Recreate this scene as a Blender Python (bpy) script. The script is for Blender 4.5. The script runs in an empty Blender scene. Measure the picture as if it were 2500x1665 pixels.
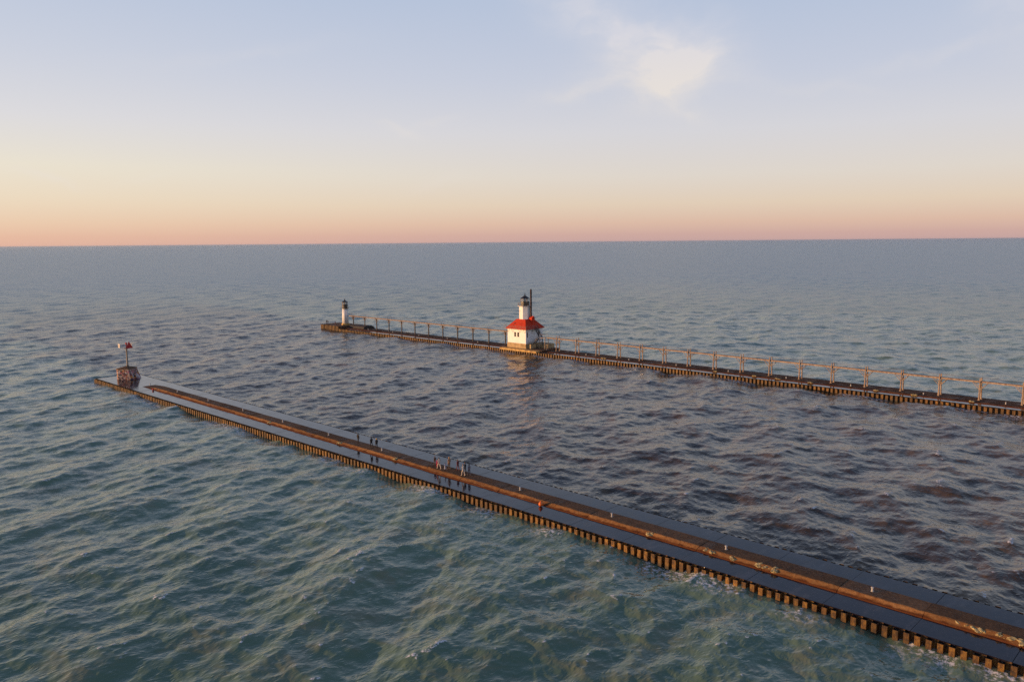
import bpy, bmesh, math, random
import numpy as np
from mathutils import Vector, Matrix

random.seed(7)
R = math.radians
SC = bpy.context.scene
COL = SC.collection

# ------------------------------------------------------------------ camera
CAM_H = 36.6
YAW_A = R(46.0)          # angle between the view and the line of the piers
PITCH = R(7.05)
ROLL = R(0.49)
Fh = Vector((-math.cos(YAW_A), math.sin(YAW_A), 0))
Rh = Vector((math.sin(YAW_A), math.cos(YAW_A), 0))
Uz = Vector((0, 0, 1))
Fv = Fh * math.cos(PITCH) - Uz * math.sin(PITCH)
Uv = Uz * math.cos(PITCH) + Fh * math.sin(PITCH)
Ri = Rh * math.cos(ROLL) - Uv * math.sin(ROLL)
Ui = Uv * math.cos(ROLL) + Rh * math.sin(ROLL)
cam_d = bpy.data.cameras.new('camera')
cam_d.sensor_width = 36.0
cam_d.lens = 28.0
cam_d.clip_start = 0.5
cam_d.clip_end = 200000
cam = bpy.data.objects.new('camera', cam_d)
M = Matrix((Ri, Ui, -Fv)).transposed().to_4x4()
M.translation = Vector((0, 0, CAM_H))
cam.matrix_world = M
COL.objects.link(cam)
SC.camera = cam

# ------------------------------------------------------------------ sun and sky
SUN_ELEV = R(5.0)
SUN_AZ = math.atan2(-0.79, -0.61)      # direction towards the sun in the XY plane
S_DIR = Vector((math.cos(SUN_AZ) * math.cos(SUN_ELEV), math.sin(SUN_AZ) * math.cos(SUN_ELEV), math.sin(SUN_ELEV)))
sun_d = bpy.data.lights.new('sun', 'SUN')
sun_d.energy = 5.0
sun_d.angle = R(0.6)
sun_d.color = (1.0, 0.56, 0.25)
sun = bpy.data.objects.new('sun', sun_d)
sun.rotation_euler = S_DIR.to_track_quat('Z', 'Y').to_euler()
sun.location = (-200, -200, 120)
COL.objects.link(sun)


def lin(r, g, b):
    f = lambda c: (c / 255 / 12.92) if c <= 10 else ((c / 255 + 0.055) / 1.055) ** 2.4
    return (f(r), f(g), f(b), 1.0)


class NT:
    """small helper round a node tree"""
    def __init__(s, tree):
        s.t = tree
        s.n = tree.nodes
        s.l = tree.links

    def node(s, kind, **kw):
        n = s.n.new(kind)
        for k, v in kw.items():
            if k == 'inp':
                for kk, vv in v.items():
                    s.put(n, kk, vv)
            else:
                setattr(n, k, v)
        return n

    def put(s, n, key, v):
        sock = n.inputs[key]
        if isinstance(v, bpy.types.NodeSocket):
            s.l.new(v, sock)
        else:
            sock.default_value = v

    def math(s, op, a, b=None, c=None, clamp=False):
        n = s.n.new('ShaderNodeMath')
        n.operation = op
        n.use_clamp = clamp
        for i, v in enumerate((a, b, c)):
            if v is not None:
                s.put(n, i, v)
        return n.outputs[0]

    def vmath(s, op, a, b=None, out=0):
        n = s.n.new('ShaderNodeVectorMath')
        n.operation = op
        s.put(n, 0, a)
        if b is not None:
            s.put(n, 1 if op != 'SCALE' else 3, b)
        return n.outputs[out]

    def sstep(s, v, a, b, lo=0.0, hi=1.0):
        n = s.n.new('ShaderNodeMapRange')
        n.interpolation_type = 'SMOOTHSTEP'
        s.put(n, 0, v)
        s.put(n, 1, a)
        s.put(n, 2, b)
        s.put(n, 3, lo)
        s.put(n, 4, hi)
        return n.outputs[0]

    def mix(s, fac, a, b, mode='MIX'):
        n = s.n.new('ShaderNodeMix')
        n.data_type = 'RGBA'
        n.blend_type = mode
        s.put(n, 0, fac)
        s.put(n, 6, a)
        s.put(n, 7, b)
        return n.outputs[2]

    def noise(s, vec, scale, detail=3.0, rough=0.5, dist=0.0, kind='FBM', out=0, lac=2.0):
        n = s.n.new('ShaderNodeTexNoise')
        n.noise_type = kind
        if vec is not None:
            s.put(n, 'Vector', vec)
        n.inputs['Scale'].default_value = scale
        n.inputs['Detail'].default_value = detail
        n.inputs['Roughness'].default_value = rough
        n.inputs['Lacunarity'].default_value = lac
        n.inputs['Distortion'].default_value = dist
        return n.outputs[out]

    def ramp(s, fac, stops):
        n = s.n.new('ShaderNodeValToRGB')
        e = n.color_ramp.elements
        while len(e) < len(stops):
            e.new(0.5)
        for el, (p, c) in zip(e, stops):
            el.position = p
            el.color = c
        s.put(n, 0, fac)
        return n.outputs[0]


world = bpy.data.worlds.new('World')
SC.world = world
world.use_nodes = True
w = NT(world.node_tree)
w.n.clear()
wtc = w.node('ShaderNodeTexCoord')
wdir = w.vmath('NORMALIZE', wtc.outputs['Generated'])
sep = w.node('ShaderNodeSeparateXYZ', inp={0: wdir})
elev = w.math('MULTIPLY', w.math('ARCSINE', sep.outputs[2]), 180 / math.pi)          # degrees above the horizon
# azimuth to the right of the direction A0 (degrees)
fwd = w.vmath('DOT_PRODUCT', wdir, tuple(Fh), out=1)
rgt = w.vmath('DOT_PRODUCT', wdir, tuple(Rh), out=1)
azim = w.math('MULTIPLY', w.math('ARCTAN2', rgt, fwd), 180 / math.pi)
sunside = w.math('MULTIPLY_ADD', w.vmath('DOT_PRODUCT', wdir, (math.cos(SUN_AZ), math.sin(SUN_AZ), 0), out=1), 0.5, 0.5)
sqe = w.math('POWER', w.math('MULTIPLY', w.math('MAXIMUM', elev, 0.0), 1 / 90.0), 0.5)


def ep(d):
    return math.sqrt(d / 90.0)


base_sky = w.ramp(sqe, [
    (0.0, lin(200, 166, 164)), (ep(0.5), lin(210, 173, 164)), (ep(1.3), lin(224, 190, 170)), (ep(2.6), lin(229, 209, 187)),
    (ep(4.5), lin(226, 217, 207)), (ep(7.5), lin(217, 216, 221)), (ep(11.0), lin(201, 207, 223)),
    (ep(16.5), lin(183, 197, 221)), (ep(22), lin(150, 169, 203)), (ep(34), lin(98, 121, 165)), (ep(85), lin(44, 64, 106))])
warm_sky = w.ramp(sqe, [
    (0.0, lin(238, 186, 162)), (ep(0.6), lin(241, 195, 166)), (ep(1.5), lin(243, 211, 180)), (ep(3.0), lin(243, 225, 198)),
    (ep(5.0), lin(241, 232, 212)), (ep(8.0), lin(226, 224, 226)), (ep(12.0), lin(208, 213, 226)),
    (ep(17.0), lin(190, 202, 224)), (ep(22), lin(154, 172, 205)), (ep(34), lin(102, 125, 168)), (ep(85), lin(44, 64, 106))])
sky_c = w.mix(w.sstep(sunside, 0.30, 0.86), base_sky, warm_sky)
# thin high cloud, placed by direction
ang = w.node('ShaderNodeCombineXYZ', inp={0: azim, 1: elev})
warp = w.vmath('SCALE', w.vmath('SUBTRACT', w.noise(ang.outputs[0], 0.16, 4, 0.55, out=1), (0.5, 0.5, 0.5)), 3.6)
angw = w.vmath('ADD', ang.outputs[0], warp)


def blob(cx, cy, rx, ry, rot, gain):
    m = w.node('ShaderNodeMapping', vector_type='TEXTURE', inp={0: angw, 1: (cx, cy, 0), 2: (0, 0, R(rot)), 3: (rx, ry, 1)})
    ln = w.vmath('LENGTH', m.outputs[0], out=1)
    return w.math('MULTIPLY', w.math('EXPONENT', w.math('MULTIPLY', w.math('MULTIPLY', ln, ln), -1.0)), gain)


cl = None
for args in [(12.3, 12.5, 2.9, 2.0, -35, .85), (11.0, 10.9, 3.2, 1.4, 30, .70), (8.6, 13.2, 4.2, 2.0, -25, .60), (4.6, 15.8, 5.0, 1.8, -20, .42), (8.2, 11.4, 3.8, 1.3, 8, .40),
             (4.6, 10.4, 2.6, .45, 12, .30), (12.6, 8.7, 1.3, .5, -30, .32), (31.5, 14.0, 4, 2.0, -40, .5), (27.0, 11.5, 3.5, .5, 18, .22), (20.0, 9.6, 4.0, .35, -8, .16), (-18, 12.5, 6, .5, 10, .14), (-8.0, 7.4, 1.5, .22, -22, .30),
             (-5.5, 8.0, 1.6, .3, 20, .22), (-29.5, 4.3, 1.6, .25, -12, .30), (-24.0, 4.2, 2, .3, 10, .16), (-5, 4.1, 2.2, .3, 10, .16)]:
    b_ = blob(*args)
    cl = b_ if cl is None else w.math('ADD', cl, b_)
streak = w.node('ShaderNodeMapping', inp={0: angw, 2: (0, 0, R(-22)), 3: (0.25, 0.8, 1)})
fib = w.noise(streak.outputs[0], 1.0, 5, 0.55)
cl = w.math('MULTIPLY', w.math('MULTIPLY', cl, 1.0), w.sstep(fib, 0.28, 0.70, 0.55, 1.12), clamp=True)
cloud_c = w.mix(w.sstep(elev, 9.5, 14.5), lin(236, 228, 221), lin(226, 223, 228))
sky_c = w.mix(w.math('MULTIPLY', cl, 0.95), sky_c, cloud_c)
nish = w.node('ShaderNodeTexSky', sky_type='NISHITA', sun_disc=False, sun_elevation=SUN_ELEV,
              sun_rotation=math.pi / 2 - SUN_AZ, air_density=1.0, dust_density=1.6, ozone_density=1.5)
nish_s = w.vmath('SCALE', nish.outputs[0], 0.10)
sky_c = w.mix(0.05, sky_c, nish_s)
bg = w.node('ShaderNodeBackground', inp={0: sky_c, 1: 1.0})
wo = w.node('ShaderNodeOutputWorld')
w.l.new(bg.outputs[0], wo.inputs[0])

SC.view_settings.view_transform = 'Standard'
SC.view_settings.look = 'None'
SC.view_settings.exposure = 0.0
SC.view_settings.gamma = 1.0
SC.view_settings.use_curve_mapping = False
SC.render.engine = 'CYCLES'
SC.cycles.use_denoising = False
SC.cycles.use_adaptive_sampling = False
SC.cycles.max_bounces = 6
SC.cycles.diffuse_bounces = 1
SC.cycles.glossy_bounces = 3
SC.cycles.sample_clamp_indirect = 4.0
SC.cycles.caustics_reflective = False
SC.cycles.caustics_refractive = False

# ------------------------------------------------------------------ materials
MATS = {}


def new_mat(name):
    m = bpy.data.materials.new(name)
    m.use_nodes = True
    t = NT(m.node_tree)
    bs = t.n['Principled BSDF']
    MATS[name] = m
    return m, t, bs


def mat(name, col, rough=0.7, var=0.25, scale=1.5, col2=None, bump=0.0, bscale=6.0, metal=0.0, dirt=None, island=0.0):
    """plain procedural surface: base colour broken up by noise, a second colour in patches, a little relief"""
    m, t, bs = new_mat(name)
    tc = t.node('ShaderNodeTexCoord')
    geo = t.node('ShaderNodeNewGeometry')
    pos = geo.outputs['Position']
    n1 = t.noise(pos, scale, 5, 0.6)
    c0 = tuple(col) + (1,)
    dark = tuple(x * (1 - var) for x in col) + (1,)
    lite = tuple(min(1, x * (1 + var)) for x in col) + (1,)
    c = t.mix(t.sstep(n1, 0.3, 0.7), dark, lite)
    if col2 is not None:
        n2 = t.noise(pos, scale * 0.6, 6, 0.65)
        c = t.mix(t.sstep(n2, 0.48, 0.66), c, tuple(col2) + (1,))
    if island:
        oi = t.node('ShaderNodeObjectInfo')
        k = t.math('MULTIPLY_ADD', oi.outputs['Random'], island, 1 - island * 0.5)
        c = t.mix(1.0, c, t.node('ShaderNodeCombineXYZ', inp={0: k, 1: k, 2: k}).outputs[0], 'MULTIPLY')
    t.put(bs, 'Base Color', c)
    t.put(bs, 'Roughness', t.math('MULTIPLY_ADD', n1, 0.25, rough - 0.12, clamp=True))
    bs.inputs['Metallic'].default_value = metal
    if bump:
        nb = t.noise(pos, bscale, 6, 0.6)
        b = t.node('ShaderNodeBump', inp={'Strength': 0.8, 'Distance': bump, 'Height': nb})
        t.put(bs, 'Normal', b.outputs[0])
    return m


white = mat('white_painted_iron', (0.88, 0.87, 0.86), 0.55, 0.04, 1.2, (0.80, 0.77, 0.73))
black = mat('black_painted_iron', (0.022, 0.02, 0.02), 0.45, 0.3, 3.0)
redroof = mat('red_painted_roof', (0.54, 0.040, 0.008), 0.95, 0.12, 1.0, (0.40, 0.028, 0.008))
foundation_m = mat('weathered_foundation_concrete', (0.46, 0.33, 0.17), 0.85, 0.2, 1.0, (0.27, 0.18, 0.08), 0.02, 4)
rust_iron = mat('rusty_catwalk_iron', (0.32, 0.24, 0.175), 0.75, 0.3, 2.0, (0.18, 0.11, 0.075))
dark_iron = mat('dark_stained_iron', (0.045, 0.035, 0.03), 0.6, 0.3, 4.0)
stack_m = mat('sooty_chimney_iron', (0.06, 0.03, 0.022), 0.6, 0.3, 3.0)
railing_m = mat('railing_iron', (0.30, 0.24, 0.20), 0.6, 0.2, 4.0)
window_brown = mat('window_reveal_paint', (0.34, 0.22, 0.10), 0.6, 0.15, 4.0)  # brown paint shared by the window frames and the porthole
bollard_m = mat('grey_painted_bollard', (0.42, 0.42, 0.42), 0.5, 0.1, 5.0)
orange_m = mat('orange_plastic', (0.75, 0.16, 0.02), 0.4, 0.08, 5.0)
sign_red = mat('red_daymark_panel', (0.52, 0.02, 0.02), 0.4, 0.1, 3.0)
sign_white = mat('white_daymark_panel', (0.78, 0.72, 0.66), 0.5, 0.06, 3.0)
pole_m = mat('galvanised_pole', (0.30, 0.25, 0.19), 0.5, 0.15, 3.0, (0.16, 0.10, 0.07))
rubble_m = mat('broken_concrete', (0.42, 0.34, 0.16), 0.9, 0.35, 3.0, (0.22, 0.15, 0.06), 0.06, 5)
ledge_m = mat('ledge_concrete', (0.56, 0.36, 0.12), 0.85, 0.25, 1.2, (0.30, 0.18, 0.07), 0.02, 5)

# glass
m, t, bs = new_mat('lantern_glass')
glass_m = m
bs.inputs['Base Color'].default_value = (0.9, 0.95, 0.95, 1)
bs.inputs['Roughness'].default_value = 0.03
bs.inputs['Transmission Weight'].default_value = 0.85
bs.inputs['IOR'].default_value = 1.1
m, t, bs = new_mat('window_glass')
pane_m = m
g = t.node('ShaderNodeNewGeometry')
t.put(bs, 'Base Color', t.mix(t.noise(g.outputs[0], 2.0), (0.012, 0.014, 0.018, 1), (0.03, 0.03, 0.035, 1)))
bs.inputs['Roughness'].default_value = 0.12

# sheet piling: ochre rust with darker bleeding and a weedy band above the water
m, t, bs = new_mat('rusted_sheet_piling')
pile_m = m
g = t.node('ShaderNodeNewGeometry')
pos = g.outputs['Position']
mp = t.node('ShaderNodeMapping', inp={0: pos, 3: (2.5, 2.5, 1.3)})
n1 = t.noise(mp.outputs[0], 1.5, 6, 0.7)
c = t.ramp(n1, [(0.34, (0.022, 0.010, 0.005, 1)), (0.46, (0.085, 0.036, 0.007, 1)), (0.58, (0.19, 0.092, 0.011, 1)), (0.76, (0.29, 0.175, 0.024, 1))])
oi = t.node('ShaderNodeObjectInfo')
k = t.math('MULTIPLY_ADD', oi.outputs['Random'], 0.7, 0.55)
k = t.math('MULTIPLY', k, t.sstep(t.noise(pos, 0.07, 3, 0.6), 0.35, 0.65, 0.75, 1.25))
c = t.mix(1.0, c, t.node('ShaderNodeCombineXYZ', inp={0: k, 1: k, 2: k}).outputs[0], 'MULTIPLY')
zz = t.node('ShaderNodeSeparateXYZ', inp={0: pos}).outputs[2]
wet = t.sstep(t.math('ADD', zz, t.math('MULTIPLY', n1, -0.5)), -0.15, 0.25)
c = t.mix(wet, (0.035, 0.026, 0.014, 1), c)
t.put(bs, 'Base Color', c)
bs.inputs['Roughness'].default_value = 0.62
t.put(bs, 'Normal', t.node('ShaderNodeBump', inp={'Strength': 0.8, 'Distance': 0.03, 'Height': t.noise(pos, 9, 5, 0.6)}).outputs[0])

# wet concrete deck: dark, with a film of water that mirrors the sky, patchy
m, t, bs = new_mat('wet_concrete_deck')
deck_m = m
g = t.node('ShaderNodeNewGeometry')
pos = g.outputs['Position']
n1 = t.noise(pos, 0.22, 5, 0.6)
n2 = t.noise(pos, 2.2, 6, 0.6)
mpd = t.node('ShaderNodeMapping', inp={0: pos, 2: (0, 0, R(14)), 3: (1.0, 0.22, 1)})
n3 = t.noise(mpd.outputs[0], 0.8, 4, 0.6)
c = t.mix(t.sstep(n2, 0.3, 0.7), (0.007, 0.006, 0.010, 1), (0.018, 0.015, 0.022, 1))
c = t.mix(t.sstep(n1, 0.52, 0.70), c, (0.036, 0.031, 0.038, 1))
t.put(bs, 'Base Color', c)
n4 = t.noise(pos, 0.9, 5, 0.65)
film = t.sstep(t.math('ADD', n4, t.math('MULTIPLY', n3, 0.4)), 0.58, 0.82)
t.put(bs, 'Roughness', t.math('MULTIPLY_ADD', film, 0.16, 0.03))
bs.inputs['IOR'].default_value = 1.33
# hairline cracks and silt left in shallow streaks
vc = t.node('ShaderNodeTexVoronoi', feature='DISTANCE_TO_EDGE', inp={'Vector': t.vmath('ADD', pos, t.vmath('SCALE', t.noise(pos, 0.7, 4, 0.6, out=1), 1.6)), 'Scale': 0.22})
crack = t.sstep(vc.outputs['Distance'], 0.004, 0.012, 1.0, 0.0)
silt_ = t.math('MULTIPLY', t.sstep(t.noise(mpd.outputs[0], 0.35, 6, 0.7), 0.54, 0.66), 0.8)
c = t.mix(silt_, c, (0.070, 0.056, 0.054, 1))
c = t.mix(crack, c, (0.004, 0.004, 0.004, 1))
t.put(bs, 'Base Color', c)
bp = t.node('ShaderNodeBump', inp={'Strength': 0.5, 'Distance': 0.01, 'Height': t.math('ADD', t.noise(mpd.outputs[0], 3.0, 4, 0.6), t.math('MULTIPLY', n2, 0.5))})
t.put(bs, 'Normal', bp.outputs[0])

# raised concrete cap: brown, damp, stained, with a dark weed band low on the front
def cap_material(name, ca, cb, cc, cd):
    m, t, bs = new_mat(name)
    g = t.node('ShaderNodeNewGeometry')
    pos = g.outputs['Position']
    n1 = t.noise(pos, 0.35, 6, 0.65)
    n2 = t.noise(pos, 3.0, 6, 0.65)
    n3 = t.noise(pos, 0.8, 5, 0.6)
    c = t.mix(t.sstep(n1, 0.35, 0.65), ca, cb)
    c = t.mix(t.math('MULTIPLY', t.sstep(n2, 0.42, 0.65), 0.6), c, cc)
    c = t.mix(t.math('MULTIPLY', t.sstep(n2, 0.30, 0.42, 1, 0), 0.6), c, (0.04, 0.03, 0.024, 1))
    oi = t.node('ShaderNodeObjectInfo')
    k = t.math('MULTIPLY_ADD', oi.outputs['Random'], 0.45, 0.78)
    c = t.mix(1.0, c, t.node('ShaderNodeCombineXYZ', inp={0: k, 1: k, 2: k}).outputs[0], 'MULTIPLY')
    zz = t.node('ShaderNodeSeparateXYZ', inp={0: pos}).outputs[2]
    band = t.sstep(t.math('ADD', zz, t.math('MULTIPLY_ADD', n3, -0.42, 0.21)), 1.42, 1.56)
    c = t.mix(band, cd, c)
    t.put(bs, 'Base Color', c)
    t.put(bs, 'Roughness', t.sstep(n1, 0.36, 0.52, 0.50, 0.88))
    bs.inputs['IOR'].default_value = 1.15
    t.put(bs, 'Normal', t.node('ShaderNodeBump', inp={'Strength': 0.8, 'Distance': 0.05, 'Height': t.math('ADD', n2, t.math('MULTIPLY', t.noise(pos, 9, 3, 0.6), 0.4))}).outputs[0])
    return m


cap_m = cap_material('brown_cap_concrete', (0.085, 0.048, 0.027, 1), (0.155, 0.088, 0.048, 1), (0.20, 0.125, 0.070, 1), (0.075, 0.034, 0.017, 1))
# the sloping front edge gets brighter, more orange cap colours
face_m = cap_material('orange_cap_edge', (0.20, 0.088, 0.030, 1), (0.31, 0.145, 0.050, 1), (0.38, 0.21, 0.085, 1), (0.10, 0.036, 0.014, 1))

# dark fill inside the piers
core_m = mat('dark_wet_fill', (0.03, 0.024, 0.018), 0.7, 0.3, 1.0)

# spray-painted concrete block
m, t, bs = new_mat('graffiti_concrete')
graf_m = m
g = t.node('ShaderNodeNewGeometry')
pos = g.outputs['Position']
pw = t.vmath('ADD', pos, t.vmath('SCALE', t.noise(pos, 1.3, 4, 0.6, out=1), 1.3))
v1 = t.node('ShaderNodeTexVoronoi', inp={'Vector': pw, 'Scale': 1.7})
v2 = t.node('ShaderNodeTexVoronoi', inp={'Vector': pw, 'Scale': 4.5})
s1 = t.node('ShaderNodeSeparateColor', inp={0: v1.outputs['Color']})
s2 = t.node('ShaderNodeSeparateColor', inp={0: v2.outputs['Color']})
pal = [(0.0, (0.46, 0.36, 0.32, 1)), (0.16, (0.05, 0.03, 0.06, 1)), (0.32, (0.22, 0.04, 0.03, 1)), (0.50, (0.36, 0.24, 0.20, 1)),
       (0.60, (0.55, 0.20, 0.02, 1)), (0.70, (0.03, 0.02, 0.03, 1)), (0.80, (0.40, 0.10, 0.16, 1)), (0.90, (0.52, 0.47, 0.45, 1))]
r1 = t.ramp(s1.outputs[0], pal)
r2 = t.ramp(s2.outputs[1], pal)
for nd in t.n:
    if nd.bl_idname == 'ShaderNodeValToRGB':
        nd.color_ramp.interpolation = 'CONSTANT'
c = t.mix(t.sstep(t.noise(pos, 1.1, 3), 0.46, 0.54), r1, r2)
zz = t.node('ShaderNodeSeparateXYZ', inp={0: pos}).outputs[2]
c = t.mix(t.sstep(t.math('ADD', zz, t.math('MULTIPLY', t.noise(pos, 2, 3), 0.5)), 4.05, 4.25), c, (0.62, 0.57, 0.55, 1))
t.put(bs, 'Base Color', c)
bs.inputs['Roughness'].default_value = 0.6

# ------------------------------------------------------------------ mesh helpers


class MB:
    def __init__(s, o=(0, 0, 0)):
        s.v = []
        s.f = []
        s.m = []
        s.o = Vector(o)

    def add(s, verts, faces, mi=0):
        n = len(s.v)
        s.v += [tuple(Vector(p) - s.o) for p in verts]
        s.f += [[n + i for i in f] for f in faces]
        s.m += [mi] * len(faces)

    def box(s, x0, x1, y0, y1, z0, z1, mi=0):
        s.add([(x0, y0, z0), (x1, y0, z0), (x1, y1, z0), (x0, y1, z0), (x0, y0, z1), (x1, y0, z1), (x1, y1, z1), (x0, y1, z1)],
              [(3, 2, 1, 0), (4, 5, 6, 7), (0, 1, 5, 4), (1, 2, 6, 5), (2, 3, 7, 6), (3, 0, 4, 7)], mi)

    def bar(s, a, b, w_=0.1, h=None, mi=0):
        """rectangular bar between two points"""
        h = w_ if h is None else h
        a, b = Vector(a), Vector(b)
        d = (b - a).normalized()
        up = Vector((0, 0, 1)) if abs(d.z) < 0.95 else Vector((0, 1, 0))
        x = d.cross(up).normalized() * (w_ / 2)
        y = x.cross(d).normalized() * (h / 2)
        vs = [a - x - y, a + x - y, a + x + y, a - x + y, b - x - y, b + x - y, b + x + y, b - x + y]
        s.add(vs, [(3, 2, 1, 0), (4, 5, 6, 7), (0, 1, 5, 4), (1, 2, 6, 5), (2, 3, 7, 6), (3, 0, 4, 7)], mi)

    def tube(s, a, b, r0, r1=None, n=8, mi=0):
        r1 = r0 if r1 is None else r1
        a, b = Vector(a), Vector(b)
        d = (b - a).normalized()
        up = Vector((0, 0, 1)) if abs(d.z) < 0.95 else Vector((0, 1, 0))
        x = d.cross(up).normalized()
        y = x.cross(d)
        vs = []
        for p, r in ((a, r0), (b, r1)):
            for i in range(n):
                q = 2 * math.pi * i / n
                vs.append(p + x * math.cos(q) * r + y * math.sin(q) * r)
        fs = [(i, (i + 1) % n, n + (i + 1) % n, n + i) for i in range(n)] + [tuple(range(n - 1, -1, -1)), tuple(range(n, 2 * n))]
        s.add(vs, fs, mi)

    def lathe(s, c, prof, n=24, a0=0.0, mi=0):
        cx, cy = c
        vs = []
        for r, z in prof:
            for i in range(n):
                q = a0 + 2 * math.pi * i / n
                vs.append((cx + r * math.cos(q), cy + r * math.sin(q), z))
        fs = []
        for k_ in range(len(prof) - 1):
            for i in range(n):
                j = (i + 1) % n
                fs.append((k_ * n + i, k_ * n + j, (k_ + 1) * n + j, (k_ + 1) * n + i))
        fs.append(tuple(range(n - 1, -1, -1)))
        fs.append(tuple(range((len(prof) - 1) * n, len(prof) * n)))
        s.add(vs, fs, mi)

    def sweep(s, prof, x0, x1, mi=0):
        """(y, z) outline swept along X"""
        n = len(prof)
        vs = [(x0, y, z) for y, z in prof] + [(x1, y, z) for y, z in prof]
        fs = [(i, (i + 1) % n, n + (i + 1) % n, n + i) for i in range(n)] + [tuple(range(n - 1, -1, -1)), tuple(range(n, 2 * n))]
        s.add(vs, fs, mi)

    def mesh(s, name, mats, smooth=False):
        me = bpy.data.meshes.new(name)
        me.from_pydata(s.v, [], s.f)
        mats = mats if isinstance(mats, (list, tuple)) else [mats]
        for mm in mats:
            me.materials.append(mm)
        if len(mats) > 1:
            me.polygons.foreach_set('material_index', s.m)
        bm = bmesh.new()
        bm.from_mesh(me)
        bmesh.ops.recalc_face_normals(bm, faces=bm.faces)
        bm.to_mesh(me)
        bm.free()
        if smooth:
            me.polygons.foreach_set('use_smooth', [True] * len(me.polygons))
        me.update()
        return me

    def build(s, name, mats, parent=None, smooth=False, label=None):
        o = bpy.data.objects.new(name, s.mesh(name, mats, smooth))
        COL.objects.link(o)
        if parent is not None:
            o.parent = parent
            # the mesh is already in the root's local space: a sub-part's parent sits at the root's origin
        else:
            o.location = s.o
        if label:
            o['label'] = label
        return o


def tag(o, label=None, cat=None, group=None, kind=None):
    if label:
        o['label'] = label
    if cat:
        o['category'] = cat
    if group:
        o['group'] = group
    if kind:
        o['kind'] = kind
    return o


def empty(name, loc, label, cat, group=None):
    o = bpy.data.objects.new(name, None)
    o.empty_display_size = 0.5
    COL.objects.link(o)
    o.location = loc
    return tag(o, label, cat, group)


def inst(name, me, parent, loc=(0, 0, 0), rz=0.0, scale=None):
    o = bpy.data.objects.new(name, me)
    COL.objects.link(o)
    o.parent = parent
    o.location = loc
    if rz:
        o.rotation_euler = (0, 0, rz)
    if scale:
        o.scale = scale
    return o


# ------------------------------------------------------------------ water
D = 1.3         # deck level
TF = 1.48       # top of the far pier's lower cap
T = 1.72        # top of the raised concrete cap
NP = dict(x0=-227.3, x1=22.0, y0=73.7, y1=85.3)
FP = dict(x0=-296.5, x1=4.0, y0=188.3, y1=199.2)


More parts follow.
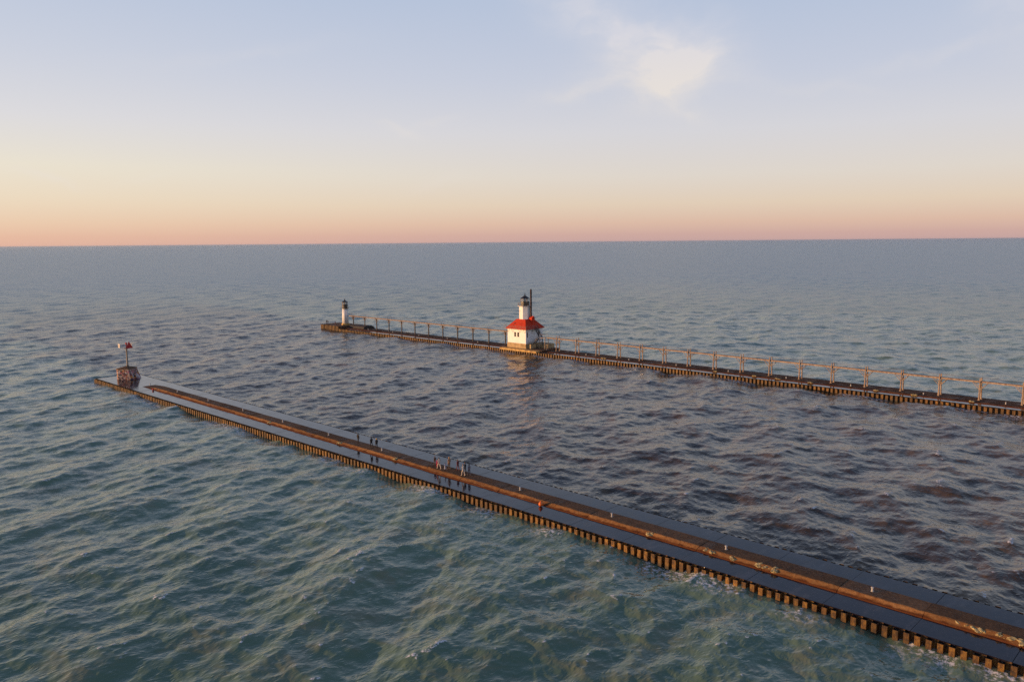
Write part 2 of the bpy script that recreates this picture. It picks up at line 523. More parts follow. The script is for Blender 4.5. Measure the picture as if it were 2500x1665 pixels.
def build_water():
    rng = np.random.default_rng(11)
    # tessellation: rings about a point under the viewpoint, fine in the sector with the piers
    fine = np.linspace(R(134) - R(41), R(134) + R(41), 1120)
    coarse = np.linspace(R(134) + R(41), R(134) - R(41) + 2 * math.pi, 40)[1:-1]
    th = np.concatenate([fine, coarse])
    dth = np.concatenate([np.full(fine.size, fine[1] - fine[0]), np.full(coarse.size, coarse[1] - coarse[0])])
    rr = [1.0, 12.0, 25.0, 36.0, 42.0, 46.0]
    while rr[-1] < 420:
        rr.append(rr[-1] * 1.0029)
    q = 1.0034
    while rr[-1] < 1100:
        rr.append(rr[-1] * q)
        q = min(q * 1.002, 1.007)
    while rr[-1] < 90000:
        q = min(q * 1.012, 1.22)
        rr.append(rr[-1] * q)
    r = np.array(rr)
    dr = np.gradient(r)
    nr, nt = r.size, th.size
    X = (r[:, None] * np.cos(th)[None, :])
    Y = (r[:, None] * np.sin(th)[None, :])
    step = np.maximum(dr[:, None] * np.ones((1, nt)), r[:, None] * dth[None, :])
    Z = np.zeros_like(X)
    DX = np.zeros_like(X)
    DY = np.zeros_like(X)
    J = np.zeros_like(X)
    lost = np.zeros_like(X)
    groups = ((22, 9.0, 22.0, 0.072, 0.75), (46, 2.6, 9.0, 0.090, 1.0), (60, 0.8, 2.6, 0.082, 1.3))
    lam = np.concatenate([np.exp(rng.uniform(np.log(a0), np.log(a1), n0)) for n0, a0, a1, s0, d0 in groups])
    s_comp = np.concatenate([np.full(n0, s0 * math.sqrt(2.0 / n0)) for n0, a0, a1, s0, d0 in groups]) * rng.uniform(0.6, 1.4, lam.size)
    spread = np.concatenate([np.full(n0, d0) for n0, a0, a1, s0, d0 in groups])
    N = lam.size
    ang_ = R(6) + rng.normal(0, 1, N) * spread
    ph = rng.uniform(0, 2 * math.pi, N)
    k = 2 * math.pi / lam
    A = s_comp / k
    for i in range(N):
        fade = np.clip((lam[i] / step - 2.0) / 2.0, 0, 1)
        lost += (1 - fade ** 2) * s_comp[i] ** 2 * 0.5
        if fade.max() <= 0:
            continue
        cx, cy = math.cos(ang_[i]), math.sin(ang_[i])
        p = k[i] * (X * cx + Y * cy) + ph[i]
        c_, s_ = np.cos(p), np.sin(p)
        Z += A[i] * c_ * fade
        DX -= 0.9 * A[i] * cx * s_ * fade
        DY -= 0.9 * A[i] * cy * s_ * fade
        J += s_comp[i] * c_ * fade
    # the harbour channel is a little calmer than the open lake
    co = np.stack([X + DX, Y + DY, Z + 0.40], -1).reshape(-1, 3).astype(np.float32)
    me = bpy.data.meshes.new('water')
    idx = np.arange(nr * nt).reshape(nr, nt)
    a = idx[:-1]
    b = idx[1:]
    quads = np.stack([a, np.roll(a, -1, 1), np.roll(b, -1, 1), b], -1).reshape(-1, 4)
    quads = quads[:, ::-1]
    me.vertices.add(nr * nt)
    me.vertices.foreach_set('co', co.ravel())
    nq = quads.shape[0]
    me.loops.add(nq * 4)
    me.polygons.add(nq)
    me.loops.foreach_set('vertex_index', quads.ravel().astype(np.int32))
    me.polygons.foreach_set('loop_start', np.arange(0, nq * 4, 4, dtype=np.int32))
    me.polygons.foreach_set('loop_total', np.full(nq, 4, dtype=np.int32))
    me.polygons.foreach_set('use_smooth', np.ones(nq, dtype=bool))
    me.update(calc_edges=True)
    for nm, arr in (('crest', J / J.std()), ('lost', np.sqrt(lost))):
        at = me.attributes.new(nm, 'FLOAT', 'POINT')
        at.data.foreach_set('value', arr.ravel().astype(np.float32))
    # normals should point up
    if me.polygons[nq // 2].normal.z < 0:
        me.flip_normals()
    o = bpy.data.objects.new('water', me)
    COL.objects.link(o)
    return o


water = build_water()
tag(water, 'choppy lake water, green outside and brown in the channel', None, None, 'structure')

m, t, bs = new_mat('lake_water')
water.data.materials.append(m)
g = t.node('ShaderNodeNewGeometry')
pos = g.outputs['Position']
sp = t.node('ShaderNodeSeparateXYZ', inp={0: pos})
px, py = sp.outputs[0], sp.outputs[1]
flat = t.node('ShaderNodeCombineXYZ', inp={0: px, 1: py, 2: 0.0}).outputs[0]
crest = t.node('ShaderNodeAttribute', attribute_name='crest').outputs['Fac']
lost = t.node('ShaderNodeAttribute', attribute_name='lost').outputs['Fac']
# silt: brown water leaves the river between the piers and drifts out past their ends
wob = t.math('MULTIPLY_ADD', t.noise(flat, 0.012, 5, 0.6), 90.0, -45.0)
wob2 = t.math('MULTIPLY_ADD', t.noise(flat, 0.05, 4, 0.6), 24.0, -12.0)
seaw = t.math('MAXIMUM', t.math('SUBTRACT', -215.0, px), 0.0)                # metres beyond the pier ends
yy = t.math('ADD', t.math('ADD', py, t.math('MULTIPLY', seaw, -0.10)), t.math('MULTIPLY', t.math('ADD', wob, wob2), t.sstep(seaw, 0.0, 90.0)))
inch = t.math('MULTIPLY', t.sstep(yy, 74.0, 84.0), t.sstep(yy, 187.0, 200.0, 1.0, 0.0))
silt = t.math('MULTIPLY', inch, t.sstep(t.math('ADD', seaw, wob), 90.0, 420.0, 1.0, 0.0))
n_big = t.noise(flat, 0.03, 4, 0.6)
teal = t.mix(t.sstep(n_big, 0.35, 0.65), (0.122, 0.190, 0.116, 1), (0.160, 0.232, 0.140, 1))
# sand stirred up in swirls by the breaking chop
wsw = t.vmath('ADD', flat, t.vmath('SCALE', t.noise(flat, 0.11, 4, 0.6, out=1), 9.0))
swirl = t.noise(wsw, 0.16, 5, 0.65)
sand = t.sstep(swirl, 0.46, 0.68)
teal = t.mix(t.math('MULTIPLY', sand, 0.65), teal, (0.225, 0.220, 0.125, 1))
brown = t.mix(t.sstep(swirl, 0.40, 0.72), (0.052, 0.034, 0.014, 1), (0.165, 0.100, 0.034, 1))
wc = t.mix(silt, teal, brown)
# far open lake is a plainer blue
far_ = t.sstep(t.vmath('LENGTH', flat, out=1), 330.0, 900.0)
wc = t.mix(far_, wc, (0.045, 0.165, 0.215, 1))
# foam on breaking crests and where waves slap the piling
fn = t.noise(flat, 2.6, 6, 0.7)
fn2 = t.noise(flat, 0.35, 3, 0.6)
foam = t.math('MULTIPLY', t.sstep(t.math('ADD', crest, t.math('MULTIPLY', t.math('SUBTRACT', fn2, 0.5), 2.2)), 2.4, 3.1), t.sstep(fn, 0.46, 0.56))
dfront = t.math('ABSOLUTE', t.math('SUBTRACT', py, NP['y0'] - 0.55))
dfar = t.math('ABSOLUTE', t.math('SUBTRACT', py, FP['y0'] - 0.55))
slap = t.math('MULTIPLY', t.sstep(t.math('MINIMUM', dfront, dfar), 0.5, 3.4, 1.0, 0.0),
              t.math('MULTIPLY', t.sstep(t.noise(flat, 1.7, 6, 0.75), 0.49, 0.57), t.sstep(t.noise(flat, 0.13, 3, 0.5), 0.42, 0.53)))
foam = t.math('MAXIMUM', foam, t.math('MULTIPLY', slap, t.sstep(px, -300.0, -228.0, 0.0, 1.0)))
wc = t.mix(foam, wc, (0.80, 0.78, 0.74, 1))
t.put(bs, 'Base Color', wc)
t.put(bs, 'Roughness', t.math('MAXIMUM', t.math('MULTIPLY_ADD', lost, 1.4, 0.08), t.math('MULTIPLY', foam, 0.8)))
bs.inputs['IOR'].default_value = 1.333
# small wind ripples riding on the modelled waves
wv = t.vmath('ADD', flat, t.vmath('SCALE', t.noise(flat, 0.5, 3, 0.5, out=1), 0.9))
m1 = t.node('ShaderNodeMapping', inp={0: wv, 2: (0, 0, R(-12)), 3: (1.0, 0.55, 1)})
h1 = t.noise(m1.outputs[0], 0.75, 3, 0.6, kind='RIDGED_MULTIFRACTAL')
m2 = t.node('ShaderNodeMapping', inp={0: wv, 2: (0, 0, R(24)), 3: (1.0, 0.6, 1)})
h2 = t.noise(m2.outputs[0], 1.9, 2, 0.5, kind='RIDGED_MULTIFRACTAL')
m3 = t.node('ShaderNodeMapping', inp={0: wv, 2: (0, 0, R(-38)), 3: (1.0, 0.5, 1)})
h3 = t.noise(m3.outputs[0], 3.4, 2, 0.5, kind='RIDGED_MULTIFRACTAL')
hh = t.math('ADD', t.math('ADD', t.math('MULTIPLY', h1, 0.060), t.math('MULTIPLY', h2, 0.052)), t.math('MULTIPLY', h3, 0.036))
b1 = t.node('ShaderNodeBump', inp={'Strength': 1.0, 'Distance': 1.0, 'Height': hh})
# slopes of the waves too short for the mesh out there, at three sizes
tilt = None
for sc_, wt in ((0.045, 0.16), (0.17, 0.34), (0.6, 0.52), (2.0, 0.5)):
    nv = t.vmath('SUBTRACT', t.noise(flat, sc_, 2, 0.5, out=1), (0.5, 0.5, 0.5))
    nv = t.vmath('SCALE', nv, wt)
    tilt = nv if tilt is None else t.vmath('ADD', tilt, nv)
tilt = t.vmath('MULTIPLY', tilt, (1.0, 1.0, 0.0))
amp = t.math('MULTIPLY_ADD', lost, 4.6, 0.05)
nrm = t.vmath('NORMALIZE', t.vmath('ADD', b1.outputs[0], t.vmath('SCALE', tilt, amp)))
t.put(bs, 'Normal', nrm)

# ------------------------------------------------------------------ haze over the lake
if True:
    hz = MB((0, 0, 0))
    hz.box(-100000, 100000, -100000, 100000, -5.0, 42.0)
    m, t, bs = new_mat('lake_haze')
    t.n.remove(bs)
    pv = t.node('ShaderNodeVolumePrincipled')
    pv.inputs['Color'].default_value = (0.62, 0.78, 1.0, 1)
    pv.inputs['Density'].default_value = 2.3e-5
    pv.inputs['Anisotropy'].default_value = 0.2
    t.l.new(pv.outputs[0], t.n['Material Output'].inputs['Volume'])
    ho = hz.build('haze', m)
    tag(ho, 'thin pale haze lying over the open lake', None, None, 'stuff')

# ------------------------------------------------------------------ piers
BL = 8.05       # length of one concrete section


def pile_mesh(name, p, top, depth=0.58, bot=-2.2):
    """one trough of corrugated sheet piling, with thickness, along +X, open side towards -Y"""
    th_ = 0.03
    prof = [(0.0, depth), (0.23 * p, depth), (0.25 * p, 0.0), (0.75 * p, 0.0), (0.77 * p, depth), (p - 0.004, depth)]
    back = [(x, y + th_) for x, y in prof]
    ring = prof + back[::-1]
    n = len(ring)
    mb = MB()
    vs = [(x, y, bot) for x, y in ring] + [(x, y, top) for x, y in ring]
    fs = [(i, (i + 1) % n, n + (i + 1) % n, n + i) for i in range(n)]
    h = len(prof)
    for i in range(h - 1):
        fs.append((n + i, n + i + 1, n + n - 2 - i, n + n - 1 - i))
    mb.add(vs, fs)
    return mb.mesh(name, pile_m)


def cap_prof(y0, y1, hgt_=0.42):
    return [(y0, 0.9), (y0, D), (y0 + 0.05, D + 0.11), (y0 + 0.62, D + hgt_ - 0.03), (y0 + 0.78, D + hgt_), (y1 - 0.2, D + hgt_), (y1, D + 0.06), (y1 + 0.02, 0.9)]


def make_cap(name, y0, y1, L, parent, x0, seed, hgt_=0.42):
    """one section of raised concrete: chamfered front, worn and slightly uneven edges"""
    rnd = random.Random(seed)
    nx = 13
    mb = MB(parent.location)
    rows = []
    off = rnd.uniform(-0.03, 0.03)
    dz = rnd.uniform(-0.025, 0.03)
    for i in range(nx):
        x = x0 + 0.025 + (L - 0.05) * i / (nx - 1)
        row = []
        pr = cap_prof(y0 + off, y1 + off, hgt_)
        for j, (y, z) in enumerate(pr):
            if j in (2, 3, 4):
                y += rnd.uniform(-0.035, 0.05)
                z += rnd.uniform(-0.03, 0.012)
            if i in (0, nx - 1) and j in (3, 4):
                y += rnd.uniform(0, 0.1)
                z -= rnd.uniform(0, 0.05)
            row.append((x, y, z + (dz if z > D else 0)))
        rows.append(row)
    n = len(rows[0])
    vs = [p for r_ in rows for p in r_]
    fs = []
    for i in range(nx - 1):
        for j in range(n):
            fs.append((i * n + j, i * n + (j + 1) % n, (i + 1) * n + (j + 1) % n, (i + 1) * n + j))
    fs.append(tuple(range(n - 1, -1, -1)))
    fs.append(tuple(range((nx - 1) * n, nx * n)))
    mb.add(vs, fs)
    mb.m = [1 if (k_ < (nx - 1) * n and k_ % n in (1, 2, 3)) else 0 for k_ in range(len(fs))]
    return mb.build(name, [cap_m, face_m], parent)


# ---- near pier
npier = empty('pier', (NP['x0'], NP['y0'], 0), 'long wet pier with people walking on it, nearer of the two', 'pier')
NPP = 0.94
me = pile_mesh('sheet_pile', NPP, D - 0.01)
nn = int((NP['x1'] - NP['x0']) / NPP)
for i in range(nn):
    inst('sheet_pile', me, npier, (i * NPP, random.uniform(-.03, .04), random.uniform(-0.10, 0.02)), 0, (1, random.uniform(.94, 1.0), 1))
# seaward end and the channel side
mee = pile_mesh('end_pile', NPP, D - 0.01)
for i in range(12):
    inst('end_pile', mee, npier, (0.0, (i + 1) * NPP + 0.3, 0), -math.pi / 2)
mb = MB(npier.location)
for i in range(nn):
    xx = NP['x0'] + i * NPP
    zt = D - 0.06 + random.uniform(-0.05, 0.04)
    y1 = NP['y1']
    for (xa, ya, xb, yb) in ((0, 0, 0.2, 0), (0.2, 0, 0.27, 0.42), (0.27, 0.42, 0.73, 0.42), (0.73, 0.42, 0.8, 0), (0.8, 0, 1, 0)):
        p0 = (xx + xa * NPP, y1 - 0.42 + ya)
        p1 = (xx + xb * NPP, y1 - 0.42 + yb)
        mb.add([(p0[0], p0[1], -2), (p1[0], p1[1], -2), (p1[0], p1[1], zt), (p0[0], p0[1], zt), (p0[0], p0[1] - .03, -2), (p1[0], p1[1] - .03, -2), (p1[0], p1[1] - .03, zt), (p0[0], p0[1] - .03, zt)],
               [(0, 1, 2, 3), (4, 7, 6, 5), (3, 2, 6, 7)])
tag(mb.build('channel_side_piling', pile_m, npier), kind='stuff')
mb = MB(npier.location)
mb.box(NP['x0'] + 0.63, NP['x1'], NP['y0'] + 0.63, NP['y1'] - 0.47, -2.0, D - 0.22)
mb.build('pier_fill', core_m, npier)
J0 = -21.77 + 5 * BL     # a joint
joints = [J0 - i * BL for i in range(0, 40) if J0 - i * BL > NP['x0']]
CAP_START = -204.0
for i in range(len(joints)):
    xa = joints[i]
    xb = joints[i + 1] if i + 1 < len(joints) else NP['x0'] + 0.63
    capped = xb > CAP_START
    for (y0, y1) in (((NP['y0'] + 0.62, 77.62), (80.92, NP['y1'] - 0.46)) if capped else ((NP['y0'] + 0.62, NP['y1'] - 0.46),)):
        mb = MB(npier.location)
        zt = D + random.uniform(-0.012, 0.012)
        mb.box(xb + 0.02, xa - 0.02, y0, y1, D - 0.2, zt)
        mb.build('deck_slab', deck_m, npier)
    if capped:
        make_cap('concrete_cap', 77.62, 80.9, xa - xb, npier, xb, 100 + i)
# sloping nose where the cap begins
nose_x1 = min(j for j in joints if j > CAP_START)
mb = MB(npier.location)
pr = cap_prof(77.62, 80.9)
lo = [(y, min(z, D + 0.015)) for y, z in pr]
n_ = len(pr)
xs0 = nose_x1 - 6.0
mb.add([(nose_x1 - 0.02, y, z) for y, z in pr] + [(xs0, y, z) for y, z in lo],
       [(i, (i + 1) % n_, n_ + (i + 1) % n_, n_ + i) for i in range(n_)] + [tuple(range(n_ - 1, -1, -1)), tuple(range(n_, 2 * n_))])
mb.build('cap_ramp', cap_m, npier)


def rubble(x, y, z, L, parent, seed):
    rnd = random.Random(seed)
    bm = bmesh.new()
    for k_ in range(9):
        mtx = Matrix.Translation((x + rnd.uniform(-L / 2, L / 2), y + rnd.uniform(-0.25, 0.3), z + rnd.uniform(-0.06, 0.10))) @ Matrix.Rotation(rnd.uniform(0, 3), 4, 'Z') @ Matrix.Rotation(rnd.uniform(-.5, .5), 4, 'X') @ Matrix.Diagonal((rnd.uniform(.25, .55), rnd.uniform(.14, .3), rnd.uniform(.08, .17), 1))
        g_ = bmesh.ops.create_icosphere(bm, subdivisions=2, radius=1.0, matrix=mtx)
        for v in g_['verts']:
            v.co += Vector((rnd.uniform(-1, 1), rnd.uniform(-1, 1), rnd.uniform(-1, 1))) * 0.045
    me_ = bpy.data.meshes.new('broken_edge')
    for v in bm.verts:
        v.co -= parent.location
    bm.to_mesh(me_)
    bm.free()
    me_.materials.append(rubble_m)
    return inst('broken_edge', me_, parent)


for i, (x, L) in enumerate([(-44.3, 1.4), (-38.3, 1.8), (-36.6, 0.8), (-41.4, 0.7), (-17.9, 2.8), (-14.6, 2.2), (-118.2, 1.0), (-102.3, 1.0), (-52.5, 0.6), (-142.6, 0.7)]):
    rubble(x, 78.15, 1.52, L, npier, 40 + i)

# ---- far pier
fpier = empty('pier', (FP['x0'], FP['y0'], 0), 'far pier carrying the two lighthouses and the raised catwalk', 'pier')
FPP = 1.05
me = pile_mesh('sheet_pile', FPP, D - 0.01)
me2 = pile_mesh('sheet_pile', FPP, 2.36)
nn = int((FP['x1'] - FP['x0']) / FPP)
for i in range(nn):
    hi = i < 13
    inst('sheet_pile', me2 if hi else me, fpier, (i * FPP, random.uniform(-.03, .04), random.uniform(-0.10, 0.02)), 0, (1, random.uniform(.94, 1.0), 1))
for i in range(9):
    inst('end_pile', me2, fpier, (0.0, (i + 1) * FPP + 0.4, 0), -math.pi / 2)
mb = MB(fpier.location)
mb.box(FP['x0'] + 0.63, FP['x1'], FP['y0'] + 0.63, FP['y1'], -2.0, D - 0.22)
mb.build('pier_fill', core_m, fpier)
HEAD_X = FP['x0'] + 13 * FPP
mb = MB(fpier.location)
mb.box(FP['x0'] + 0.63, HEAD_X, FP['y0'] + 0.63, FP['y1'] - 0.2, D - 0.22, 2.3)
mb.build('pier_head', cap_m, fpier)
fj = []
x = HEAD_X
while x < FP['x1'] - 1:
    fj.append((x, min(x + BL, FP['x1'])))
    x += BL
for i, (xa, xb) in enumerate(fj):
    mb = MB(fpier.location)
    mb.box(xa + 0.02, xb - 0.02, FP['y0'] + 0.62, 191.01, D - 0.2, D + random.uniform(-.012, .012))
    mb.build('deck_slab', deck_m, fpier)
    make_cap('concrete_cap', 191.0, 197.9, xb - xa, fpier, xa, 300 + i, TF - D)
for i, (x, L) in enumerate([(-146.0, 1.6), (-108.5, 0.9), (-96.7, 1.4), (-90.3, 1.6), (-66.5, 1.2), (-58.0, 1.3), (-46.0, 1.2), (-82.0, .7)]):
    rubble(x, 191.3, TF, L, fpier, 70 + i)
# concrete ledge and platform round the big lighthouse
mb = MB(fpier.location)
mb.box(-187.4, -170.9, 188.08, 190.0, 1.10, 1.70)
mb.build('platform_ledge', ledge_m, fpier)
mb = MB(fpier.location)
mb.box(-188.2, -170.2, 190.02, 199.1, 1.2, 1.80)
mb.build('platform_slab', cap_m, fpier)
# low mound behind the small lighthouse
mb = MB(fpier.location)
mb.lathe((0, 0), [(0.01, 0)], 3)
mb = MB(fpier.location)
mb.sweep([(193.0, 1.2), (193.6, 2.3), (195.0, 2.75), (197.4, 2.7), (198.6, 2.1), (199.0, 1.2)], -282.6, -272.0)
mb.build('concrete_mound', core_m, fpier)

# ------------------------------------------------------------------ big lighthouse
LX0, LX1, LY0, LY1 = -185.75, -177.45, 190.3, 198.6
LCX, LCY = (LX0 + LX1) / 2, (LY0 + LY1) / 2
lh = empty('lighthouse', (LCX, LCY, 1.8), 'white house with red roof, octagonal tower and tall dark chimney on far pier', 'lighthouse')
O = lh.location.copy()
mb = MB(O)
mb.box(LX0 - .12, LX1 + .12, LY0 - .12, LY1 + .12, 1.8, 3.38)
fo = mb.build('foundation', foundation_m, lh)
mb = MB(O)
mb.sweep([(195.4, 1.8), (195.6, 2.9), (197.0, 3.25), (199.0, 3.2), (199.0, 1.8)], LX1 + .12, -172.6)
mb.build('rear_footing', foundation_m, lh)
# walls with real window openings: front face split round the pair of windows
WZ0, WZ1 = 5.48, 6.98


def wall_with_holes(name, axis, c, a0, a1, z0, z1, holes, outward, parent, mt):
    """a wall panel 0.25 thick in the plane axis=c, running a0..a1, with rectangular holes [(h0,h1,z0,z1)]"""
    mb_ = MB(O)
    inner = c - outward * 0.25

    def bx(p0, p1, q0, q1):
        lo_, hi_ = min(c, inner), max(c, inner)
        if axis == 'y':
            mb_.box(p0, p1, lo_, hi_, q0, q1)
        else:
            mb_.box(lo_, hi_, p0, p1, q0, q1)
    hs = sorted(holes)
    zb, zt_ = hs[0][2], hs[0][3]
    bx(a0, a1, z0, zb)
    bx(a0, a1, zt_, z1)
    cur = a0
    for h in hs:
        bx(cur, h[0], zb, zt_)
        cur = h[1]
    bx(cur, a1, zb, zt_)
    return mb_.build(name, mt, parent)


fw = [(-182.70, -181.84, WZ0, WZ1), (-181.30, -180.44, WZ0, WZ1)]
wall_with_holes('wall', 'y', LY0, LX0, LX1, 3.38, 8.2, fw, -1, lh, white)
wall_with_holes('wall', 'x', LX1, LY0 + .25, LY1 - .25, 3.38, 8.2, [(190.75, 191.4, WZ0, 7.05), (196.2, 196.9, WZ0, 7.05)], 1, lh, white)
mb = MB(O)
mb.box(LX0, LX0 + .25, LY0 + .25, LY1 - .25, 3.38, 8.2)
mb.build('wall', white, lh)
mb = MB(O)
mb.box(LX0, LX1, LY1 - .25, LY1, 3.38, 8.2)
mb.build('wall', white, lh)


def window_y(x0, x1, z0, z1, y, parent):
    mb_ = MB(O)
    for a_ in ((x0, x0 + .06), (x1 - .06, x1)):
        mb_.box(a_[0], a_[1], y + .10, y + .18, z0, z1)
    mb_.box(x0 + .06, x1 - .06, y + .10, y + .18, z0, z0 + .06)
    mb_.box(x0 + .06, x1 - .06, y + .10, y + .18, z1 - .06, z1)
    mb_.box(x0 + .06, x1 - .06, y + .11, y + .17, (z0 + z1) / 2 - .03, (z0 + z1) / 2 + .03)
    w_ = mb_.build('window', window_brown, parent)
    mb_ = MB(O)
    mb_.box(x0 + .06, x1 - .06, y + .135, y + .15, z0 + .06, z1 - .06)
    mb_.build('pane', pane_m, w_)
    mb_ = MB(O)
    mb_.box(x0 - .06, x1 + .06, y - .06, y + .1, z0 - .08, z0 - .003)
    mb_.build('sill', white, w_)


def window_x(y0, y1, z0, z1, x, parent):
    mb_ = MB(O)
    for a_ in ((y0, y0 + .06), (y1 - .06, y1)):
        mb_.box(x - .18, x - .10, a_[0], a_[1], z0, z1)
    mb_.box(x - .18, x - .10, y0 + .06, y1 - .06, z0, z0 + .06)
    mb_.box(x - .18, x - .10, y0 + .06, y1 - .06, z1 - .06, z1)
    mb_.box(x - .17, x - .11, y0 + .06, y1 - .06, (z0 + z1) / 2 - .03, (z0 + z1) / 2 + .03)
    w_ = mb_.build('window', window_brown, parent)
    mb_ = MB(O)
    mb_.box(x - .15, x - .135, y0 + .06, y1 - .06, z0 + .06, z1 - .06)
    mb_.build('pane', pane_m, w_)
    mb_ = MB(O)
    mb_.box(x - .1, x + .06, y0 - .06, y1 + .06, z0 - .08, z0 - .003)
    mb_.build('sill', white, w_)


for h in fw:
    window_y(*h, LY0, lh)
window_x(190.75, 191.4, WZ0, 7.05, LX1, lh)
window_x(196.2, 196.9, WZ0, 7.05, LX1, lh)
# red hipped roof
HB, HT, RZ0, RZ1 = 4.62, 1.98, 8.22, 11.15
mb = MB(O)
sq = lambda h, z: [(LCX - h, LCY - h, z), (LCX + h, LCY - h, z), (LCX + h, LCY + h, z), (LCX - h, LCY + h, z)]
mb.add(sq(HB, RZ0 - .12) + sq(HB, RZ0) + sq(HT, RZ1), [(3, 2, 1, 0), (0, 1, 5, 4), (1, 2, 6, 5), (2, 3, 7, 6), (3, 0, 4, 7), (4, 5, 9, 8), (5, 6, 10, 9), (6, 7, 11, 10), (7, 4, 8, 11), (8, 9, 10, 11)])
roof = mb.build('roof', redroof, lh)
for a_, b_ in ((0, 0), (1, 1), (2, 2), (3, 3)):
    mb = MB(O)
    mb.bar(Vector(sq(HB, RZ0 + .02)[a_]), Vector(sq(HT, RZ1 + .02)[b_]), 0.09, 0.06)
    mb.build('hip_ridge', redroof, roof)
mb = MB(O)
mb.tube((-183.2, 191.1, 9.0), (-183.2, 191.1, 9.75), .09)
mb.tube((-183.2, 191.1, 9.75), (-183.2, 191.1, 9.95), .16)
mb.build('vent_pipe', dark_iron, roof)
# gallery along the eaves, with brackets and railing
GZ = 8.12
gx0, gx1, gy0, gy1 = LX0 - .85, LX1 + .85, LY0 - .85, LY1 + .2
mb = MB(O)
mb.box(gx0, gx1, gy0, LY0 - .003, GZ - .1, GZ)
mb.box(LX1 + .003, gx1, LY0, 196.0, GZ - .1, GZ)
mb.build('gallery_deck', railing_m, lh)
for x in (LX0 + .3, -183.3, -180.1, LX1 - .4):
    mb = MB(O)
    mb.bar((x, LY0 - .01, 6.9), (x, gy0 + .08, GZ - .12), .055)
    mb.build('bracket', railing_m, lh)
for y in (LY0 + .6, 193.2, 195.6):
    mb = MB(O)
    mb.bar((LX1 + .01, y, 6.9), (gx1 - .08, y, GZ - .12), .08)
    mb.build('bracket', railing_m, lh)
rp = [(gx0, gy0), (-184.0, gy0), (-181.3, gy0), (-178.9, gy0), (gx1, gy0), (gx1, 193.0), (gx1, 195.2), (gx0, LY0 + .5)]
for (x, y) in rp:
    mb = MB(O)
    mb.tube((x, y, GZ), (x, y, GZ + 1.05), .045)
    mb.build('railing_post', railing_m, lh)
for z in (GZ + .52, GZ + 1.03):
    mb = MB(O)
    mb.tube((gx0, gy0, z), (gx1, gy0, z), .04)
    mb.build('rail', railing_m, lh)
    mb = MB(O)
    mb.tube((gx1, gy0, z), (gx1, 195.2, z), .035)
    mb.build('rail', railing_m, lh)
    mb = MB(O)
    mb.tube((gx0, gy0, z), (gx0, LY0 + .5, z), .035)
    mb.build('rail', railing_m, lh)
# octagonal tower
OA = math.pi / 8
TR = 1.92 / math.cos(OA)
mb = MB(O)
mb.lathe((LCX, LCY), [(TR, 10.6), (TR, 15.25), (TR + .05, 15.28)], 8, OA)
tw = mb.build('tower', white, lh)
mb = MB(O)
mb.tube((-182.1, LCY - 1.93, 13.9), (-182.1, LCY - 1.86, 13.9), .17, n=14)
mb.build('porthole', window_brown, tw)
mb = MB(O)
mb.lathe((LCX, LCY), [(TR + .1, 15.28), (TR + .5, 15.42), (TR + .5, 15.56)], 8, OA)
mb.build('tower_gallery', white, lh)
mb = MB(O)
mb.lathe((LCX, LCY), [(TR + .44, 15.56), (TR + .44, 15.6)], 8, OA)
mb.build('gallery_floor', black, lh)
for i in range(8):
    a_ = OA + i * math.pi / 4
    p = Vector((LCX + (TR + .4) * math.cos(a_), LCY + (TR + .4) * math.sin(a_), 15.6))
    a2 = OA + (i + 1) * math.pi / 4
    p2 = Vector((LCX + (TR + .4) * math.cos(a2), LCY + (TR + .4) * math.sin(a2), 15.6))
    mb = MB(O)
    mb.tube(p, p + Vector((0, 0, 1.0)), .035)
    mb.build('railing_post', railing_m, lh)
    for h in (.35, .68, 1.0):
        mb = MB(O)
        mb.tube(p + Vector((0, 0, h)), p2 + Vector((0, 0, h)), .025, n=6)
        mb.build('rail', railing_m, lh)


def lantern(parent, c, r, z0, z1, z2, z3, zt, n, nseg, a0):
    """black parapet, glazing with bars, conical roof with a ball"""
    mb_ = MB(parent.location)
    mb_.lathe(c, [(r, z0), (r, z1)], nseg, a0)
    par = mb_.build('lantern_parapet', black, parent)
    mb_ = MB(parent.location)
    mb_.lathe(c, [(r + .06, z1), (r + .06, z1 + .08)], nseg, a0)
    mb_.build('sill_ring', black, par)
    for i in range(n):
        q = a0 + 2 * math.pi * i / n
        q2 = a0 + 2 * math.pi * (i + 1) / n
        A_ = (c[0] + (r - .03) * math.cos(q), c[1] + (r - .03) * math.sin(q))
        B_ = (c[0] + (r - .03) * math.cos(q2), c[1] + (r - .03) * math.sin(q2))
        mb_ = MB(parent.location)
        mb_.bar((A_[0], A_[1], z1 + .08), (A_[0], A_[1], z2), .09)
        mb_.build('glazing_bar', rust_iron, parent)
        mb_ = MB(parent.location)
        mb_.add([(A_[0], A_[1], z1 + .08), (B_[0], B_[1], z1 + .08), (B_[0], B_[1], z2), (A_[0], A_[1], z2)], [(0, 1, 2, 3)])
        mb_.build('pane', glass_m, parent)
        mb_ = MB(parent.location)
        mb_.bar((A_[0], A_[1], z1 + .08), (B_[0], B_[1], z2), .035)
        mb_.build('glazing_bar', rust_iron, parent)
    mb_ = MB(parent.location)
    mb_.lathe(c, [(r + .14, z2), (r + .18, z2 + .08), (r * .95, z2 + .22), (r * .5, z2 + (z3 - z2) * .68), (r * .16, z3), (.12, z3 + .1)], nseg, a0)
    rf = mb_.build('lantern_roof', black, parent)
    mb_ = MB(parent.location)
    mb_.lathe(c, [(.05, z3), (.18, z3 + .18), (.24, z3 + .33), (.16, z3 + .5), (.05, z3 + .56), (.04, zt)], 12)
    mb_.build('vent_ball', black, rf, True)
    mb_ = MB(parent.location)
    mb_.lathe(c, [(.18, z1), (.18, z1 + .25), (.26, z1 + .32), (.26, z1 + .75), (.1, z1 + .85)], 12)
    mb_.build('lens', sign_white, parent)


